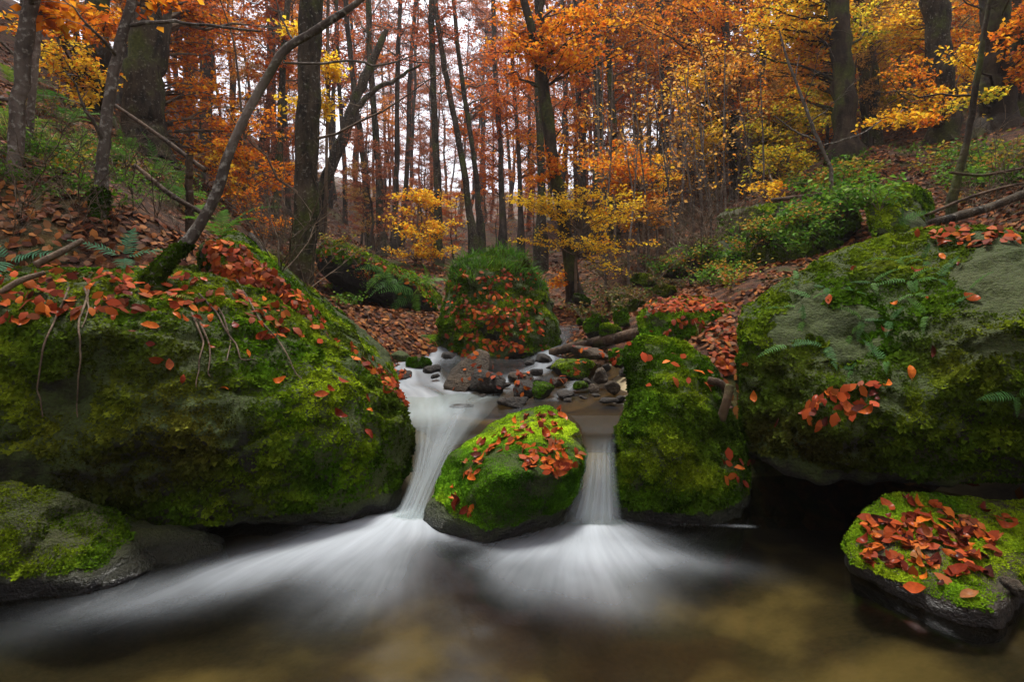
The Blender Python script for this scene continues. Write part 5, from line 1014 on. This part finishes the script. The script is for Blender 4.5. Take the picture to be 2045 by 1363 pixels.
V, F, c = grass_blades(p, nrm(q + [0, 0, .7]), .12 * (1 + .8 * fbm(p * 7, 2)), palette([(0.045, 0.13, 0.012), (0.09, 0.20, 0.015), (0.03, 0.085, 0.01)], len(p)))
tag(link('grass', mesh_np('grass', V - R['base'], F, c, M_GREEN), parent=R['o']), kind='stuff')
def grass_tuft(seed):
    rs = np.random.RandomState(seed); p = rs.normal(size=(60, 3)) * [.03, .03, 0]
    V, F, c = grass_blades(p, np.tile([0, 0, 1.0], (60, 1)), .3, palette([(0.10, 0.20, 0.02), (0.06, 0.15, 0.02), (.25, .24, .07)], 60), 1.1); return mesh_np('blades', V, F, c, M_GREEN)
GT = [(grass_tuft(i),) for i in range(3)]
for _ in range(8): plant(*inpoly([(0, 180), (120, 250), (330, 350), (420, 430), (250, 400), (0, 280)]), GT, 'grass_tuft', 'drooping grass tuft on the left slope', 'grass tufts on the left slope', rnd.uniform(.7, 1.2), 'grass tuft', ('blades',))
# bare shrubs and fallen sticks
def shrub(seed, L=.9, n=7):
    rs = np.random.RandomState(seed); acc = Acc()
    for i in range(n):
        d = rs.normal(size=3); d[2] = abs(d[2]) + .5; spray(acc, None, (0, 0, -.05), nrm(d) * L * rs.uniform(.6, 1.3), .006, 6, .3 * L, 0, .1, 'rust', rs, .05)
    return (acc.mesh('twigs', M_TWIG),)
SH = [shrub(400 + i) for i in range(5)]
for poly, n, lab, gr_, s in [([(1180, 480), (1480, 430), (1480, 560), (1200, 600)], 44, 'leafless twiggy shrub at the foot of the right slope', 'bare shrubs on the right slope', 1.0),
                             ([(430, 440), (600, 480), (760, 560), (640, 600), (480, 540)], 30, 'leafless twiggy shrub on the left bank', 'bare shrubs on the left bank', .8),
                             ([(1800, 320), (2045, 330), (2045, 430), (1880, 440)], 10, 'leafless twiggy shrub above the huge right boulder', 'bare shrubs above the right boulder', .7),
                             ([(20, 220), (420, 380), (420, 500), (20, 480)], 20, 'thin bare twiggy shrub on top of the left boulder', 'bare shrubs on the left boulder', .6)]:
    for _ in range(n): plant(*inpoly(poly), SH, 'bare_shrub', lab, gr_, s * rnd.uniform(.6, 1.2), 'shrub', ('twigs',), mind=4.4 if 'left bank' in lab else 0)
def log(pts, label, mat=M_DEAD, name='fallen_log', cat='log', knots=.2, sides=10):
    pr = smooth_path([list(P(a, b, d)) + [w / FPX * d / 2] for a, b, d, w in pts], 18); acc = Acc(); acc.tube(pr[:, :3], pr[:, 3], sides)
    e0, e1 = pr[0, :3], pr[-1, :3]
    V, F, c = acc.arrays(); k = len(V); V = np.r_[V, [e0], [e1]]; s = sides
    F = np.r_[F, [(k, (i + 1) % s, i) for i in range(s)], [(k + 1, k - s + i, k - s + (i + 1) % s) for i in range(s)]]
    n = vnormals(V, F); r = np.interp(np.arange(len(V)) // s, np.arange(18), pr[:, 3]); V = V + n * (fbm(V * 9, 3) * r * knots)[:, None]
    b = np.array([V[:, 0].mean(), V[:, 1].mean(), V[:, 2].min()]); tag(link(name, mesh_np(name, V - b, F, None, mat, True), loc=b), label, cat)
log([(832, 652, 7.0, 22), (855, 650, 7.0, 22), (884, 648, 7.0, 20)], 'short dark log wedged left of the tall grassy rock')
log([(1100, 705, 5.6, 16), (1160, 690, 5.4, 20), (1215, 680, 5.2, 24), (1275, 665, 5.0, 24)], 'dark wet log lying across the right stream bank')
log([(1440, 838, 3.02, 18), (1452, 800, 2.98, 17), (1458, 770, 3.0, 16)], 'broken dark stick jammed between the knobbed and right boulders')
log([(1415, 760, 3.1, 16), (1440, 765, 3.06, 17), (1456, 790, 3.05, 14)], 'stub of branch jutting sideways in the cleft beside the knobbed boulder')
log([(1540, 400, 8.0, 8), (1600, 393, 7.9, 9), (1660, 388, 7.8, 9)], 'thin fallen branch lying level over the brambles')
log([(1860, 446, 4.6, 16), (1930, 428, 4.7, 20), (1985, 412, 4.7, 16), (2045, 385, 4.8, 17), (2120, 375, 4.9, 12)], 'mossy fallen trunk above the crest of the right boulder', M_BARK)
log([(1850, 430, 4.4, 6), (1930, 395, 4.5, 6), (2010, 372, 4.6, 5), (2080, 360, 4.6, 4)], 'dead branch among the sticks above the right boulder', M_DEAD)
log([(1900, 345, 5, 6), (1960, 352, 5, 6), (2045, 335, 5, 5)], 'crooked brown stick high on the right bank', M_DEAD)
log([(230, 210, 5.6, 7), (330, 280, 5.4, 9), (410, 340, 5.2, 9)], 'thin fallen branch lying down the left slope', M_DEAD)
log([(270, 330, 4.6, 8), (340, 390, 4.4, 10), (430, 440, 4.3, 9)], 'dark fallen branch below the broken snag', M_DEAD)
log([(500, 470, 6, 12), (560, 540, 5.6, 13), (610, 590, 5.4, 11)], 'fallen grey pole on the leafy bank before the straight beech', M_BARK)
log([(70, 530, 2.85, 14), (120, 505, 2.9, 13), (165, 480, 3.0, 11)], 'bare brown root arching over the left boulder top', M_TWIG, 'root', 'root')
log([(0, 585, 2.6, 12), (40, 560, 2.65, 12), (90, 545, 2.7, 9)], 'thick brown root at the left edge of the boulder', M_TWIG, 'root', 'root')
# roots trailing down the left boulder
for i, pl in enumerate([[(180, 580), (160, 640), (165, 690), (162, 730), (155, 800), (158, 850)], [(140, 580), (108, 640), (82, 720), (78, 780), (88, 850)], [(170, 580), (178, 620), (165, 670)], [(380, 630), (405, 680), (400, 730), (390, 790)], [(390, 635), (420, 690), (418, 740), (425, 760)], [(440, 620), (460, 680), (450, 740)], [(400, 590), (440, 640), (470, 690), (480, 720), (520, 722)], [(470, 560), (520, 650), (560, 690), (590, 750), (605, 765)]]):
    pts = []
    for a, b in zip(pl[:-1], pl[1:]):
        for t in np.linspace(0, 1, 5)[:-1]:
            h = cast(a[0] + (b[0] - a[0]) * t + rnd.uniform(-2, 2), a[1] + (b[1] - a[1]) * t)
            if h and h[0] in ('left', 'ridge'): pts.append(np.array(h[1]) + np.array(h[2]) * .014)
    if len(pts) > 4:
        acc = Acc(); acc.tube(smooth_path(pts, 26), np.linspace(.0055, .0025, 26), 5); b = pts[-1]
        tag(link('hanging_root', acc.mesh('hanging_root', M_TWIG, True, b), loc=b), ['long thin root with a fork hanging over the dark hollow, left boulder', 'thin root left of the forked one on the left boulder', 'short root stub beside the forked root', 'root trailing down the moss below the curved sapling',
            'root twin close right of the trailing one', 'dark root right of the root twins', 'root bending sideways at its tip on the left boulder', 'root running down along the ridge edge'][i], 'root')
